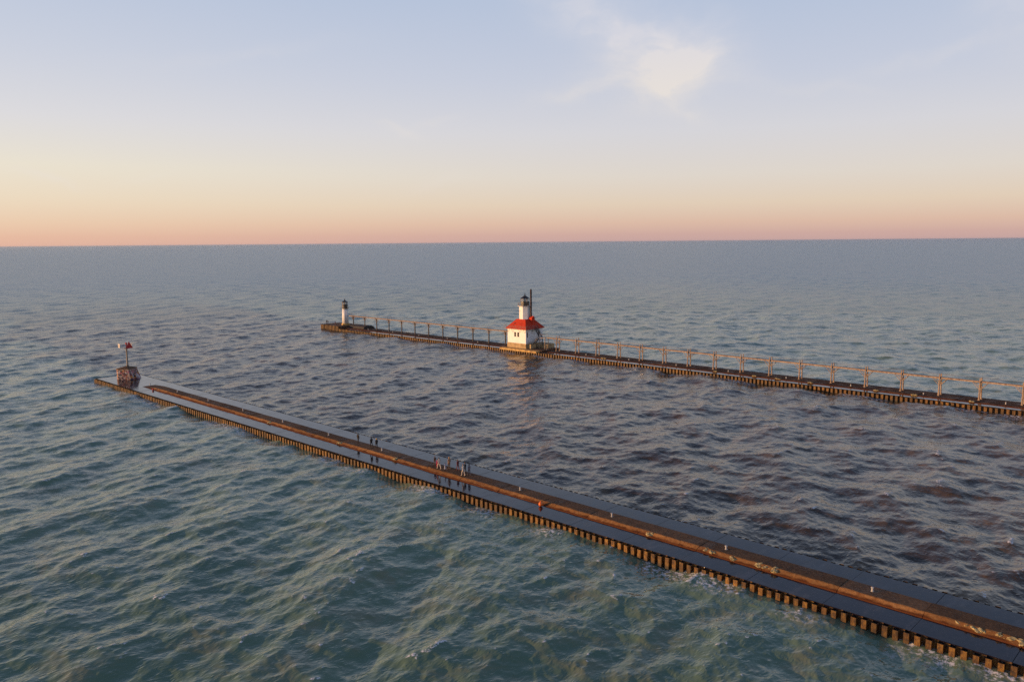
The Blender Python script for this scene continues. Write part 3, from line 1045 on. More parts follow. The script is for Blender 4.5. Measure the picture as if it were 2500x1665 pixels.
lantern(lh, (LCX, LCY), 1.42 / math.cos(OA), 15.6, 16.85, 17.95, 18.95, 19.8, 8, 8, OA)
# dormer with gable and the chimney beside the tower
DY0, DY1 = LCY - .35, LCY + 1.0
mb = MB(O)
gxf = -178.15
zr = lambda x_: RZ0 + (LCX + HB - x_) * (RZ1 - RZ0) / (HB - HT)
mb.add([(gxf, DY0, zr(gxf)), (gxf, DY0, 11.6), (-180.0, DY0, 11.6), (gxf, DY1, zr(gxf)), (gxf, DY1, 11.6), (-180.0, DY1, 11.6), (gxf, (DY0 + DY1) / 2, 12.15), (-180.0, (DY0 + DY1) / 2, 12.15), (-180.0, DY0, 10.3), (-180.0, DY1, 10.3)],
       [(0, 1, 2, 8), (3, 9, 5, 4), (0, 3, 4, 6, 1), (2, 7, 5, 9, 8), (0, 8, 9, 3), (1, 6, 7, 2), (6, 4, 5, 7)])
dm = mb.build('dormer', redroof, lh)
mb = MB(O)
for sgn, y in ((-1, DY0), (1, DY1)):
    ym = (DY0 + DY1) / 2
    mb.add([(gxf + .12, y + sgn * .12, 11.54), (-180.1, y + sgn * .12, 11.54), (-180.1, ym, 12.21), (gxf + .12, ym, 12.21), (gxf + .12, y + sgn * .12, 11.6), (-180.1, y + sgn * .12, 11.6), (-180.1, ym, 12.27), (gxf + .12, ym, 12.27)],
           [(3, 2, 1, 0), (4, 5, 6, 7), (0, 1, 5, 4), (1, 2, 6, 5), (2, 3, 7, 6), (3, 0, 4, 7)])
mb.build('dormer_roof', redroof, dm)
mb = MB(O)
SX, SY = -179.1, LCY + .25
mb.lathe((SX, SY), [(.42, 11.6), (.36, 12.6), (.31, 13.2), (.30, 20.6), (.36, 20.62), (.36, 20.8), (.30, 20.82), (.30, 21.15)], 14)
mb.build('chimney', stack_m, lh, True)
# entrance stairs on the shore side
LZ = 5.45
mb = MB(O)
mb.box(-174.9, -172.2, 193.9, 195.7, LZ - .14, LZ)
mb.build('stair_landing', railing_m, lh)
top_a, bot_a = (LX1 + .80, GZ - .05), (-174.8, LZ)
for y in (194.0, 195.2):
    mb = MB(O)
    mb.bar((top_a[0], y, top_a[1]), (bot_a[0], y, bot_a[1]), .09, .28)
    mb.build('stair_stringer', dark_iron, lh)
    for h in (.5, 1.0):
        mb = MB(O)
        mb.tube((top_a[0], y, top_a[1] + h), (bot_a[0], y, bot_a[1] + h), .045)
        mb.build('stair_rail', dark_iron, lh)
    for f_ in (0.0, 0.5, 1.0):
        x_ = top_a[0] + (bot_a[0] - top_a[0]) * f_
        z_ = top_a[1] + (bot_a[1] - top_a[1]) * f_
        mb = MB(O)
        mb.tube((x_, y, z_), (x_, y, z_ + 1.0), .045)
        mb.build('railing_post', dark_iron, lh)
for i in range(11):
    f_ = (i + .5) / 11
    x_ = top_a[0] + (bot_a[0] - top_a[0]) * f_
    z_ = top_a[1] + (bot_a[1] - top_a[1]) * f_
    mb = MB(O)
    mb.box(x_ - .13, x_ + .13, 194.05, 195.15, z_ - .02, z_ + .02)
    mb.build('tread', rust_iron, lh)
for (x, y) in ((-174.8, 193.95), (-172.3, 193.95), (-174.8, 195.6), (-172.3, 195.6)):
    mb = MB(O)
    mb.bar((x, y, 1.82), (x, y, LZ - .14), .16)
    mb.build('landing_post', rust_iron if y < 194.5 else dark_iron, lh)
    mb = MB(O)
    mb.tube((x, y, LZ), (x, y, LZ + 1.0), .045)
    mb.build('railing_post', railing_m, lh)
for y in (193.95, 195.6):
    mb = MB(O)
    mb.tube((-174.8, y, LZ + 1.0), (-172.3, y, LZ + 1.0), .045)
    mb.build('rail', railing_m, lh)
mb = MB(O)
mb.bar((-174.8, 194.0, LZ - 1.2), (-173.6, 194.0, LZ - .2), .18)
mb.build('brace', rust_iron, lh)
# lower flight back to a porch along the wall
mb = MB(O)
mb.box(LX1 + .125, LX1 + 1.4, 191.2, 193.6, 3.1, 3.24)
mb.build('porch', foundation_m, lh)
mb = MB(O)
mb.box(LX1 + .125, LX1 + 1.4, 191.2, 193.6, 1.8, 3.097)
mb.build('porch_base', foundation_m, lh)
for y in (192.5, 193.5):
    mb = MB(O)
    mb.bar((-174.6, y + .4, LZ - .1), (LX1 + 1.2, y, 3.2), .08, .26)
    mb.build('stair_stringer', dark_iron, lh)
    for h in (.5, .95):
        mb = MB(O)
        mb.tube((-174.6, y + .4, LZ - .1 + h), (LX1 + 1.2, y, 3.2 + h), .035)
        mb.build('stair_rail', dark_iron, lh)
for i in range(9):
    f_ = (i + .5) / 9
    mb = MB(O)
    xx = -174.6 + (LX1 + 1.2 + 174.6) * f_
    yy0 = 192.5 + .4 * (1 - f_)
    zz_ = LZ - .1 + (3.2 - LZ + .1) * f_
    mb.box(xx - .12, xx + .12, yy0 + .05, yy0 + .95, zz_ - .02, zz_ + .02)
    mb.build('tread', dark_iron, lh)
for (x, y) in ((LX1 + 1.35, 191.25), (LX1 + 1.35, 192.3), (LX1 + .2, 191.25)):
    mb = MB(O)
    mb.tube((x, y, 3.24), (x, y, 4.2), .04)
    mb.build('railing_post', dark_iron, lh)
for h in (.5, .95):
    mb = MB(O)
    mb.tube((LX1 + 1.35, 191.25, 3.24 + h), (LX1 + 1.35, 192.3, 3.24 + h), .035)
    mb.build('rail', dark_iron, lh)
    mb = MB(O)
    mb.tube((LX1 + .2, 191.25, 3.24 + h), (LX1 + 1.35, 191.25, 3.24 + h), .035)
    mb.build('rail', dark_iron, lh)
# door on the porch
mb = MB(O)
mb.box(LX1 + .003, LX1 + .06, 192.6, 193.5, 3.4, 5.35)
dr_ = mb.build('door', white, lh)
mb = MB(O)
mb.tube((LX1 + .06, 192.75, 4.35), (LX1 + .13, 192.75, 4.35), .04)
mb.build('door_handle', dark_iron, dr_)

# ------------------------------------------------------------------ small lighthouse at the pier head
OXC, OYC = -286.0, 194.0
ol = empty('lighthouse', (OXC, OYC, 2.3), 'small round white lighthouse with black lantern at the far pier tip', 'lighthouse')
O2 = ol.location.copy()
mb = MB(O2)
mb.lathe((OXC, OYC), [(1.62, 2.3), (1.58, 3.0), (1.45, 3.05)], 20)
ba = mb.build('base_drum', ledge_m, ol)
for q in (20, 110, 200, 290):
    c_, s_ = math.cos(R(q)), math.sin(R(q))
    mb = MB(O2)
    nx_, ny_ = -s_ * .1, c_ * .1
    pts = [(1.4, 2.3), (2.3, 2.3), (1.4, 3.15)]
    vs = [(OXC + r_ * c_ + sg * nx_, OYC + r_ * s_ + sg * ny_, z_) for sg in (-1, 1) for r_, z_ in pts]
    mb.add(vs, [(0, 2, 1), (3, 4, 5), (0, 1, 4, 3), (1, 2, 5, 4), (2, 0, 3, 5)])
    mb.build('buttress', ledge_m, ba)
mb = MB(O2)
mb.lathe((OXC, OYC), [(1.36, 3.05), (1.18, 9.3)], 32)
ot = mb.build('tower', white, ol, True)
for z_ in (4.6, 6.2, 7.8):
    mb = MB(O2)
    rr_ = 1.36 - (z_ - 3.05) * .0288
    mb.lathe((OXC, OYC), [(rr_ + .02, z_), (rr_ + .02, z_ + .07)], 32)
    mb.build('seam_band', white, ot, True)
mb = MB(O2)
mb.lathe((OXC, OYC), [(1.2, 9.25), (1.75, 9.36), (1.75, 9.46)], 24)
mb.build('gallery_deck', black, ol)
for i in range(10):
    q = 2 * math.pi * i / 10
    q2 = 2 * math.pi * (i + 1) / 10
    p = Vector((OXC + 1.7 * math.cos(q), OYC + 1.7 * math.sin(q), 9.46))
    p2 = Vector((OXC + 1.7 * math.cos(q2), OYC + 1.7 * math.sin(q2), 9.46))
    mb = MB(O2)
    mb.tube(p, p + Vector((0, 0, .95)), .03, n=6)
    mb.build('railing_post', railing_m, ol)
    for h in (.48, .95):
        mb = MB(O2)
        mb.tube(p + Vector((0, 0, h)), p2 + Vector((0, 0, h)), .022, n=6)
        mb.build('rail', railing_m, ol)
lantern(ol, (OXC, OYC), 1.16, 9.46, 11.0, 12.02, 12.85, 13.5, 10, 20, 0)
# door with a small landing where the catwalk arrives
mb = MB(O2)
mb.box(OXC + 1.16, OXC + 1.3, OYC - .4, OYC + .4, 6.6, 8.4)
dr_ = mb.build('door', white, ol)
mb = MB(O2)
mb.tube((OXC + 1.3, OYC - .25, 7.5), (OXC + 1.36, OYC - .25, 7.5), .04)
mb.build('door_handle', dark_iron, dr_)
for h in range(14):
    mb = MB(O2)
    zz_ = 3.2 + h * .26
    rr_ = 1.36 - (zz_ - 3.05) * .0288 + .06
    q = R(-35)
    cx_, cy_ = OXC + rr_ * math.cos(q), OYC + rr_ * math.sin(q)
    tx, ty = -math.sin(q) * .2, math.cos(q) * .2
    mb.tube((cx_ - tx, cy_ - ty, zz_), (cx_ + tx, cy_ + ty, zz_), .025, n=6)
    mb.build('rung', dark_iron, ol)

# ------------------------------------------------------------------ catwalks
cw = empty('catwalk', (-38.0, 195.0, TF), 'raised iron catwalk on paired posts from the big lighthouse towards shore', 'catwalk')
CO = cw.location.copy()
WZ = 5.60
posts = [-37.45 - 8.13 * i for i in range(17)]
posts = [-37.45 + 8.13 * i for i in range(1, 5)][::-1] + posts
FY0, BY0, FY1, BY1 = 194.1, 195.8, 194.35, 195.55


def proto(fn, name, mt):
    mb_ = MB()
    fn(mb_)
    return mb_.mesh(name, mt)


fp_me = proto(lambda q: (q.tube((0, FY0 - 195, 0), (0, FY1 - 195, WZ - TF + .75), .19, .13, 8), q.box(-.22, .22, FY0 - 195 - .22, FY0 - 195 + .22, -.01, .10)), 'post', rust_iron)
bp_me = proto(lambda q: (q.tube((0, BY0 - 195, 0), (0, BY1 - 195, WZ - TF + .75), .18, .13, 8), q.box(-.22, .22, BY0 - 195 - .22, BY0 - 195 + .22, -.01, .10)), 'post', rust_iron)
cb1 = proto(lambda q: q.bar((0, FY0 - 195 + .1, 2.0), (0, BY1 - 195 - .02, 3.4), .06), 'cross_brace', rust_iron)
cb2 = proto(lambda q: q.bar((0.07, BY0 - 195 - .1, 2.0), (0.07, FY1 - 195 + .02, 3.4), .06), 'cross_brace', rust_iron)
tie = proto(lambda q: q.bar((0, FY1 - 195 - .1, WZ - TF - .38), (0, BY1 - 195 + .1, WZ - TF - .38), .12, .14), 'cross_beam', rust_iron)
kb = []
for yv0, yv1 in ((FY0 + .1, FY1), (BY0 - .1, BY1)):
    for sg in (-1, 1):
        kb.append(proto(lambda q: q.bar((sg * .05, yv0 - 195, 2.35), (sg * 1.5, yv1 - 195, WZ - TF - .25), .10), 'knee_brace', rust_iron))
for x in posts:
    loc = (x - CO.x, 0, 0)
    for nm, mm in (('post', fp_me), ('post', bp_me), ('cross_brace', cb1), ('cross_brace', cb2), ('cross_beam', tie)):
        inst(nm, mm, cw, loc)
    for mm in kb:
        inst('knee_brace', mm, cw, loc)
xs = sorted(posts + [-172.2])
for i in range(len(xs) - 1):
    xa, xb = xs[i], xs[i + 1]
    for y in (FY1 + .16, BY1 - .16):
        mb = MB(CO)
        mb.box(xa + .003, xb - .003, y - .06, y + .06, WZ - .30, WZ - .02)
        mb.build('stringer', rust_iron, cw)
    mb = MB(CO)
    mb.box(xa + .02, xb - .02, FY1 + .1, BY1 - .1, WZ - .018, WZ + .03)
    mb.build('walkway_board', rust_iron, cw)
    for y in (FY1, BY1):
        mb = MB(CO)
        mb.tube((xa, y, WZ + .70), (xb, y, WZ + .70), .012, n=5)
        mb.build('hand_cable', rust_iron, cw)

cl_ = empty('catwalk', (-190.0, 195.0, TF), 'raised iron catwalk on single posts between the two lighthouses', 'catwalk')
CL = cl_.location.copy()
WL = 6.42
lp = [-281.6 + 8.2 * i for i in range(12)]
ps = proto(lambda q: (q.tube((0, 0, 0), (0, 0, WL - TF - .3), .24, .20, 10), q.lathe((0, 0), [(.34, -.01), (.30, .12)], 10)), 'post', dark_iron)
ctop = proto(lambda q: q.bar((0, -.72, WL - TF - .37), (0, .72, WL - TF - .37), .12, .16), 'cross_beam', rust_iron)
hps = [proto(lambda q: q.tube((0, y, WL - TF - .2), (0, y, WL - TF + .85), .04, n=6), 'railing_post', rust_iron) for y in (-.6, .6)]
lk = []
for yv in (-.42, .42):
    for sg in (-1, 1):
        lk.append(proto(lambda q: q.bar((sg * .1, yv * .2, WL - TF - 1.75), (sg * 1.35, yv, WL - TF - .22), .085), 'knee_brace', rust_iron))
lk += [proto(lambda q: q.bar((0, .1 * sg, WL - TF - 1.5), (0, .6 * sg, WL - TF - .34), .08), 'knee_brace', rust_iron) for sg in (-1, 1)]
for x in lp:
    loc = (x - CL.x, 0, 0)
    for nm, mm in [('post', ps), ('cross_beam', ctop)] + [('railing_post', h) for h in hps] + [('knee_brace', k_) for k_ in lk]:
        inst(nm, mm, cl_, loc)
xs = [OXC + 1.35] + lp + [gx0 - .01]
for i in range(len(xs) - 1):
    xa, xb = xs[i], xs[i + 1]
    for y in (194.55, 195.45):
        mb = MB(CL)
        mb.box(xa + .003, xb - .003, y - .06, y + .06, WL - .28, WL - .02)
        mb.build('stringer', rust_iron, cl_)
    mb = MB(CL)
    mb.box(xa + .02, xb - .02, 194.46, 195.54, WL - .018, WL + .03)
    mb.build('walkway_board', rust_iron, cl_)
    for y in (194.4, 195.6):
        mb = MB(CL)
        mb.tube((xa, y, WL + .82), (xb, y, WL + .82), .012, n=5)
        mb.build('hand_cable', rust_iron, cl_)
# steps from the left catwalk up to the small light's door
mb = MB(CL)
mb.bar((-281.4, 194.5, WL + .1), (-282.4, 194.3, WL + 1.3), .08)
mb.build('railing_post', dark_iron, cl_)

# ------------------------------------------------------------------ navigation beacon on the near pier end
BX, BY = -220.6, 80.2
bc = empty('navigation_beacon', (BX, BY, D), 'graffiti covered concrete block with a tall mast and red triangle daymarks', 'beacon')
OB = bc.location.copy()
BA = R(41)
ux, uy = Vector((math.cos(BA), math.sin(BA), 0)), Vector((-math.sin(BA), math.cos(BA), 0))
hs = 2.2


def bpt(a_, b_, z_):
    p = Vector((BX, BY, 0)) + ux * a_ + uy * b_
    return (p.x, p.y, z_)


mb = MB(OB)
ring = [(-hs, -hs + .6), (-hs + .6, -hs), (hs - .35, -hs), (hs, -hs + .35), (hs, hs), (-hs, hs)]
n_ = len(ring)
mb.add([bpt(a_ * 1.02, b_ * 1.02, D + .002) for a_, b_ in ring] + [bpt(a_ - (.55 if a_ > 1 else 0), b_ - (.7 if b_ > 1 else 0), 4.0) for a_, b_ in ring],
       [(i, (i + 1) % n_, n_ + (i + 1) % n_, n_ + i) for i in range(n_)] + [tuple(range(n_ - 1, -1, -1)), tuple(range(n_, 2 * n_))])
mb.build('concrete_block', graf_m, bc)
mb = MB(OB)
mb.add([bpt(a_ * 1.05 - (.55 if a_ > 1 else 0), b_ * 1.05 - (.7 if b_ > 1 else 0), 4.0) for a_, b_ in ring] + [bpt(a_ * 1.05 - (.55 if a_ > 1 else 0), b_ * 1.05 - (.7 if b_ > 1 else 0), 4.18) for a_, b_ in ring] + [bpt(-.2, -.2, 4.75)],
       [(i, (i + 1) % n_, n_ + (i + 1) % n_, n_ + i) for i in range(n_)] + [(n_ + i, n_ + (i + 1) % n_, 2 * n_) for i in range(n_)] + [tuple(range(n_ - 1, -1, -1))])
mb.build('block_top', cap_m, bc)
mb = MB(OB)
a_ = ux * 0 + uy * 0
mb.add([bpt(hs + .02, -.6, D + .003), bpt(hs + .9, -.6, D + .003), bpt(hs + .02, -.6, 2.3), bpt(hs + .02, .9, D + .003), bpt(hs + .9, .9, D + .003), bpt(hs + .02, .9, 2.3)],
       [(0, 1, 2), (3, 5, 4), (0, 3, 4, 1), (1, 4, 5, 2), (0, 2, 5, 3)])
mb.build('step_block', graf_m, bc)
mb = MB(OB)
mb.lathe((BX, BY), [(.36, 4.5), (.36, 4.95), (.21, 5.0), (.19, 9.3), (.3, 9.32), (.3, 9.4)], 14)
mb.build('mast', pole_m, bc)
mb = MB(OB)
mb.lathe((BX, BY), [(.75, 9.4), (.75, 9.46)], 14)
mb.build('mast_platform', pole_m, bc)
mb = MB(OB)
mb.lathe((BX, BY), [(.13, 9.46), (.13, 10.5), (.22, 10.52), (.24, 10.85), (.1, 11.0)], 12)
mb.build('lamp', sign_red, bc)


def daymark(px_, py_, facing, red=True):
    n = Vector((math.cos(facing), math.sin(facing), 0))
    s_ = Vector((-n.y, n.x, 0))
    c_ = Vector((px_, py_, 9.45))
    mb_ = MB(OB)
    tri = [(-.95, 0), (.95, 0), (0, 1.75)] if red else [(-.62, .2), (.62, .2), (.62, 1.2), (-.62, 1.2)]
    k_ = len(tri)
    mb_.add([c_ + s_ * a + Vector((0, 0, b)) for a, b in tri] + [c_ + s_ * a + Vector((0, 0, b)) - n * .06 for a, b in tri],
            [tuple(range(k_)), tuple(range(2 * k_ - 1, k_ - 1, -1))] + [(i, (i + 1) % k_, k_ + (i + 1) % k_, k_ + i) for i in range(k_)])
    d_ = mb_.build('daymark', sign_red if red else sign_white, bc)
    mb_ = MB(OB)
    if red:
        for i in range(3):
            p, q = tri[i], tri[(i + 1) % 3]
            mb_.bar(c_ + s_ * p[0] + Vector((0, 0, p[1])) + n * .04, c_ + s_ * q[0] + Vector((0, 0, q[1])) + n * .04, .05)
        mb_.build('border', sign_red, d_)
    else:
        mb_.add([c_ + s_ * a + Vector((0, 0, b)) + n * .012 for a, b in [(-.28, .4), (.3, .4), (.3, .95), (-.28, .95)]], [(0, 1, 2, 3)])
        mb_.build('panel_mark', pole_m, d_)
    mb_ = MB(OB)
    mb_.bar(Vector((BX, BY, 9.5)), c_ - n * .06 + Vector((0, 0, .3)), .07)
    mb_.build('arm', pole_m, d_)


cdir = math.atan2(-BY, -BX)
daymark(BX + .55, BY + .5, cdir + R(22), True)
daymark(BX - .9, BY - 1.55, cdir - R(70), False)
daymark(BX - .5, BY + 1.1, cdir + R(150), False)

# ------------------------------------------------------------------ bollards
bol = MB()
bol.lathe((0, 0), [(.16, 0), (.16, .04), (.105, .05), (.105, .34), (.155, .37), (.155, .43), (.09, .47)], 12)
bol_me = bol.mesh('mooring_bollard', bollard_m, False)
ORD = ['first', 'second', 'third', 'fourth', 'fifth', 'sixth', 'seventh', 'eighth', 'ninth', 'tenth', 'eleventh', 'twelfth', 'thirteenth', 'fourteenth', 'fifteenth', 'sixteenth', 'seventeenth', 'eighteenth', 'nineteenth']
k_ = 0
for i in range(14):
    x = -204.4 + 16.13 * i
    if i in (5,):
        pass
    o = bpy.data.objects.new('mooring_bollard', bol_me)
    COL.objects.link(o)
    o.location = (x, 79.45, (T + .012) if x > nose_x1 else D + .2)
    o.rotation_euler = (random.uniform(-.03, .03), random.uniform(-.03, .03), random.uniform(0, 6))
    tag(o, 'pale mooring bollard on the near pier cap, %s from the beacon end' % ORD[i], 'bollard', 'bollards along the near pier')
for i in range(15):
    x = -40.2 - 16.3 * i
    if x < -270 or abs(x + 181) < 9:
        continue
    o = bpy.data.objects.new('mooring_bollard', bol_me)
    COL.objects.link(o)
    o.location = (x, 193.0, TF + .012)
    tag(o, 'pale mooring bollard on the far pier cap, %s from its shore end' % ORD[i], 'bollard', 'bollards along the far pier')

# orange float lying against the near cap
mb = MB((-69.5, 77.25, D))
mb.lathe((-69.5, 77.25), [(.05, D), (.24, D + .10), (.30, D + .30), (.24, D + .50), (.09, D + .60), (.07, D + .72)], 14)
fl = mb.build('float_buoy', orange_m, None, True)
tag(fl, 'small bright orange float resting against the near pier cap', 'float')
mb = MB((-197.3, 77.3, D))
mb.lathe((-197.3, 77.3), [(.05, D), (.2, D + .1), (.26, D + .26), (.2, D + .42), (.06, D + .52)], 12)
fl = mb.build('float_buoy', sign_red, None, True)
tag(fl, 'small red float near the start of the near pier cap', 'float')

# ------------------------------------------------------------------ people


def cloth(name, c):
    return mat(name, c, 0.85, 0.2, 8.0)


skin_m = mat('skin', (0.48, 0.30, 0.21), 0.55, 0.06, 9.0)
C_ = {'black': cloth('black_cloth', (0.02, 0.018, 0.02)), 'navy': cloth('navy_cloth', (0.03, 0.035, 0.06)), 'brown': cloth('brown_cloth', (0.09, 0.05, 0.03)),
      'tan': cloth('tan_cloth', (0.34, 0.20, 0.11)), 'pink': cloth('pink_cloth', (0.62, 0.06, 0.13)), 'pale': cloth('pale_cloth', (0.62, 0.54, 0.46)),
      'iceblue': cloth('pale_blue_cloth', (0.42, 0.46, 0.62)), 'grey': cloth('grey_cloth', (0.16, 0.14, 0.16)), 'wine': cloth('wine_cloth', (0.14, 0.03, 0.03)),
      'olive': cloth('olive_cloth', (0.22, 0.20, 0.05)), 'shoe_l': cloth('light_shoes', (0.62, 0.34, 0.22)), 'shoe_d': cloth('dark_shoes', (0.03, 0.03, 0.03)),
      'yellow': cloth('yellow_knit', (0.70, 0.42, 0.06)), 'hair_d': cloth('dark_hair', (0.025, 0.016, 0.012)), 'hair_b': cloth('brown_hair', (0.16, 0.08, 0.04)), 'hair_l': cloth('fair_hair', (0.42, 0.25, 0.10))}


def person(loc, h, face, label, jacket, trousers, shoes, hair, stride=0.16, arm=0.12, lean=0.0, hood=False, group=None, longcoat=False, bag=None):
    """a figure as one skinned mesh: joints laid out for the pose, radius per joint; h = height, face = heading"""
    s = h / 1.75
    J = {}
    J['pelvis'] = (0, 0, .95)
    J['waist'] = (lean * .3, 0, 1.08)
    J['chest'] = (lean * .7, 0, 1.32)
    J['neck'] = (lean, 0, 1.47)
    J['head0'] = (lean + .015, 0, 1.56)
    J['head1'] = (lean + .03, 0, 1.67)
    for sd, y in (('l', .095), ('r', -.095)):
        f = stride if sd == 'l' else -stride
        J['hip' + sd] = (0, y, .91)
        J['knee' + sd] = (f * .62 + .04, y, .50)
        J['ankle' + sd] = (f - (.05 if f < 0 else 0), y, .09 + (.05 if f < -.1 else 0))
        J['toe' + sd] = (f + .16, y * 1.2, .045)
        a = -arm if sd == 'l' else arm
        J['sh' + sd] = (lean * .9, y * 1.95, 1.405)
        J['elb' + sd] = (lean * .6 + a * .5 - .02, y * 2.5, 1.13)
        J['wri' + sd] = (lean * .4 + a + .05, y * 2.45, .89)
        J['palm' + sd] = (lean * .4 + a + .08, y * 2.4, .82)
    rad = {'pelvis': .155, 'waist': .145, 'chest': .165, 'neck': .062, 'head0': .085, 'head1': .098}
    for sd in 'lr':
        rad.update({'hip' + sd: .098, 'knee' + sd: .066, 'ankle' + sd: .046, 'toe' + sd: .042, 'sh' + sd: .072, 'elb' + sd: .052, 'wri' + sd: .036, 'palm' + sd: .036})
    if longcoat:
        rad['pelvis'] = .185
        rad['hipl'] = rad['hipr'] = .12
    E_ = [('pelvis', 'waist'), ('waist', 'chest'), ('chest', 'neck'), ('neck', 'head0'), ('head0', 'head1')]
    for sd in 'lr':
        E_ += [('pelvis', 'hip' + sd), ('hip' + sd, 'knee' + sd), ('knee' + sd, 'ankle' + sd), ('ankle' + sd, 'toe' + sd),
               ('chest', 'sh' + sd), ('sh' + sd, 'elb' + sd), ('elb' + sd, 'wri' + sd), ('wri' + sd, 'palm' + sd)]
    keys = list(J)
    ix = {k: i for i, k in enumerate(keys)}
    me_ = bpy.data.meshes.new('person_bones')
    me_.from_pydata([J[k] for k in keys], [(ix[a], ix[b]) for a, b in E_], [])
    tmp = bpy.data.objects.new('tmp', me_)
    COL.objects.link(tmp)
    tmp.modifiers.new('skin', 'SKIN')
    sub = tmp.modifiers.new('sub', 'SUBSURF')
    sub.levels = 1
    sk = me_.skin_vertices[0].data
    for k in keys:
        sk[ix[k]].radius = (rad[k], rad[k])
        sk[ix[k]].use_root = (k == 'pelvis')
    # flatter torso than it is wide
    dg = bpy.context.evaluated_depsgraph_get()
    dg.update()
    full = bpy.data.meshes.new_from_object(tmp.evaluated_get(dg))
    full.name = 'person'
    bpy.data.objects.remove(tmp)
    # unequal, bent fingers and a thumb on each palm; nose
    extra = MB()
    for sd in 'lr':
        pp = Vector(J['palm' + sd])
        for q, (dx, L) in enumerate(((-.028, .062), (-.010, .075), (.009, .080), (.027, .070))):
            b0 = pp + Vector((dx, 0, -.02))
            b1 = b0 + Vector((.006, 0, -L * .55))
            b2 = b1 + Vector((.012, 0, -L * .5))
            extra.tube(b0, b1, .011, .010, 6, 5)
            extra.tube(b1, b2, .010, .008, 6, 5)
        extra.tube(pp + Vector((.02, 0, .02)), pp + Vector((.055, 0, -.03)), .012, .009, 6, 5)
    hd = Vector(J['head0'])
    extra.tube(hd + Vector((.07, 0, .05)), hd + Vector((.115, 0, .02)), .012, .018, 6, 5)
    for sy in (-1, 1):
        extra.tube(hd + Vector((-.005, sy * .075, .03)), hd + Vector((-.01, sy * .10, .05)), .025, .018, 6, 5)
        extra.tube(hd + Vector((.075, sy * .032, .07)), hd + Vector((.093, sy * .032, .068)), .012, .010, 6, 3)
    bm = bmesh.new()
    bm.from_mesh(full)
    n0 = len(bm.faces)
    leg_cut = .62 if longcoat else .93
    for f in bm.faces:
        c = f.calc_center_median()
        if c.z > 1.50:
            mi = 5
            if hood and (c.x < lean + .06 or c.z > 1.68):
                mi = 0
        elif c.z < .10:
            mi = 2
        elif c.z < leg_cut and abs(c.y) < .19:
            mi = 1
        elif c.z < .86:
            mi = 5
        else:
            mi = 0
        f.material_index = mi
        f.smooth = True
    vs = [bm.verts.new(v) for v in extra.v]
    for f, mi in zip(extra.f, extra.m):
        try:
            nf = bm.faces.new([vs[i] for i in f])
            nf.material_index = mi
            nf.smooth = True
        except ValueError:
            pass
    zmin = min(v.co.z for v in bm.verts)
    for v in bm.verts:
        v.co.z -= zmin
        if v.co.z > .75 and v.co.z < 1.5 and abs(v.co.y) < .2:
            v.co.x = (v.co.x - lean * .5) * .82 + lean * .5
        v.co *= s
    bm.to_mesh(full)
    bm.free()
    full.materials.clear()
    for mm in (C_[jacket], C_[trousers], C_[shoes], C_['hair_d'], C_['hair_d'], skin_m):
        full.materials.append(mm)
    o = bpy.data.objects.new('person', full)
    COL.objects.link(o)
    o.location = loc
    o.rotation_euler = (0, 0, face)
    tag(o, label, 'person', group)
    # hair, knitted hat or hood as a shell over the crown
    hb = bmesh.new()
    bmesh.ops.create_uvsphere(hb, u_segments=14, v_segments=10, radius=1.0)
    kill = [v for v in hb.verts if (v.co.x > .45 and v.co.z < .35) or v.co.z < -.75]
    bmesh.ops.delete(hb, geom=kill, context='VERTS')
    for v in hb.verts:
        v.co = Vector((v.co.x * .108, v.co.y * .103, v.co.z * .125)) + Vector((lean + .012, 0, 1.655 - zmin))
        v.co *= s
        if v.co.z < 0:
            v.co.z = 0
    hm = bpy.data.meshes.new('hair')
    hb.to_mesh(hm)
    hb.free()
    hm.materials.append(C_[hair])
    hm.polygons.foreach_set('use_smooth', [True] * len(hm.polygons))
    nm = 'hood' if hood else ('knitted_hat' if hair == 'yellow' else 'hair')
    inst(nm, hm, o)
    return o


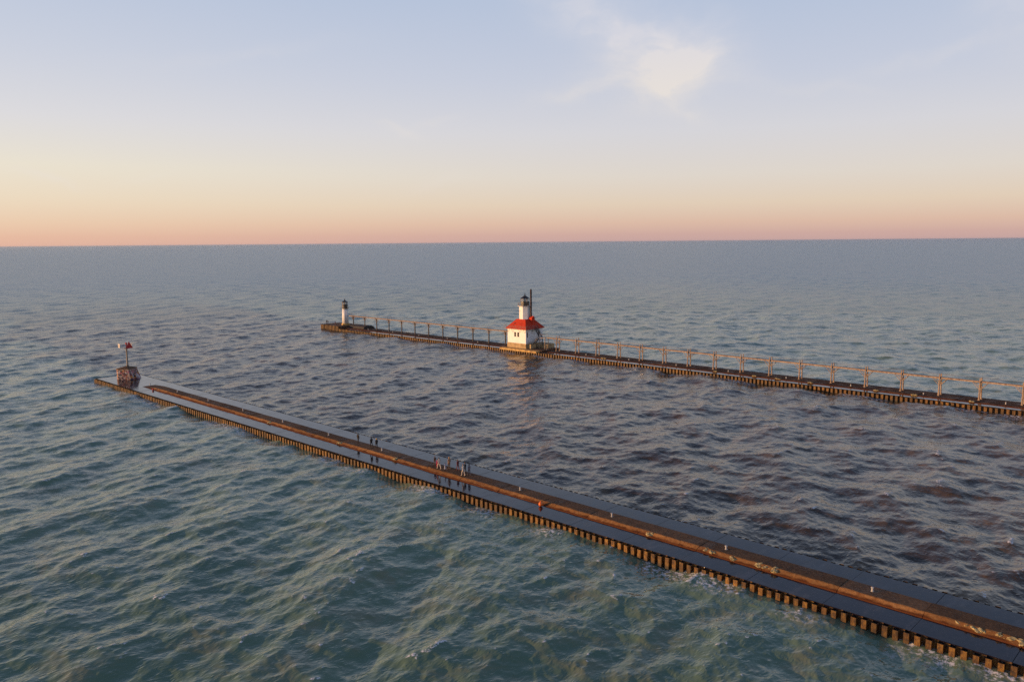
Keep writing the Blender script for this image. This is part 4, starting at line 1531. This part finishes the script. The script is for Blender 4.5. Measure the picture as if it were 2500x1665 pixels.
PG = 'people walking along the near pier'
W0 = math.pi
TT = T + 0.015
person((-115.28, 80.0, TT), 1.74, R(100), 'person in a dark hooded coat standing alone, nearest the beacon', 'black', 'black', 'olive', 'black', .04, .03, 0, True, PG, True)
person((-110.6, 79.45, TT), 1.86, R(175), 'person in black jacket and pink shoes, beside the one in yellow hat', 'black', 'black', 'shoe_l', 'hair_d', .26, .16, 0, False, PG)
person((-109.5, 79.75, TT), 1.78, R(170), 'person in dark coat wearing a yellow knitted hat', 'black', 'black', 'shoe_l', 'yellow', .08, .08, 0, False, PG)
person((-94.2, 79.75, TT), 1.45, R(165), 'child in brown coat and olive trousers walking ahead of the group', 'brown', 'olive', 'olive', 'hair_b', .20, .14, 0, False, PG)
person((-93.1, 79.3, TT), 1.27, R(160), 'small child in a bright pink top', 'pink', 'pale', 'shoe_l', 'hair_d', .10, .10, 0, False, PG)
person((-92.1, 78.8, TT), 1.80, R(172), 'person in pale clothes striding beside the child in pink', 'pale', 'tan', 'pale', 'hair_d', .33, .22, 0, False, PG)
person((-91.1, 79.2, TT), 1.08, R(185), 'toddler in a pale blue snowsuit', 'iceblue', 'iceblue', 'pale', 'hair_d', .14, .16, .08, False, PG)
person((-90.75, 79.7, TT), 1.98, R(180), 'tall person in tan jacket standing behind the toddler in blue', 'tan', 'black', 'shoe_d', 'hair_l', .05, .06, 0, False, PG)
person((-89.3, 80.2, TT), 1.72, R(178), 'person in wine red and black jacket at the back of the trailing group', 'wine', 'grey', 'shoe_l', 'hair_b', .20, .14, .02, False, PG)
person((-86.6, 78.85, TT), 1.82, R(186), 'person in pale jacket and tan trousers nearest the cap edge', 'pale', 'tan', 'shoe_l', 'hair_b', .22, .16, .02, False, PG)
person((-87.3, 79.85, TT), 1.68, R(182), 'person in black coat in the middle of the trailing group', 'black', 'black', 'shoe_l', 'hair_b', .16, .12, 0, False, PG)
person((-86.1, 79.6, TT), 1.74, R(176), 'person in grey coat closest to shore in the trailing group', 'grey', 'black', 'shoe_d', 'hair_d', .16, .10, 0, False, PG, True)
FG = 'people at the far pier tip'
person((-295.9, 191.1, 2.31), 1.76, R(120), 'person in navy coat at the very tip of the far pier', 'navy', 'navy', 'shoe_d', 'hair_d', .05, .05, 0, False, FG)
person((-295.2, 191.3, 2.31), 1.70, R(100), 'person in black coat beside the one in navy at the far tip', 'black', 'black', 'shoe_d', 'hair_d', .05, .05, 0, False, FG)
person((-288.6, 190.6, 2.31), 1.78, R(200), 'person in wine jacket and pale trousers before the small lighthouse', 'wine', 'pale', 'pale', 'hair_d', .08, .08, 0, False, FG)
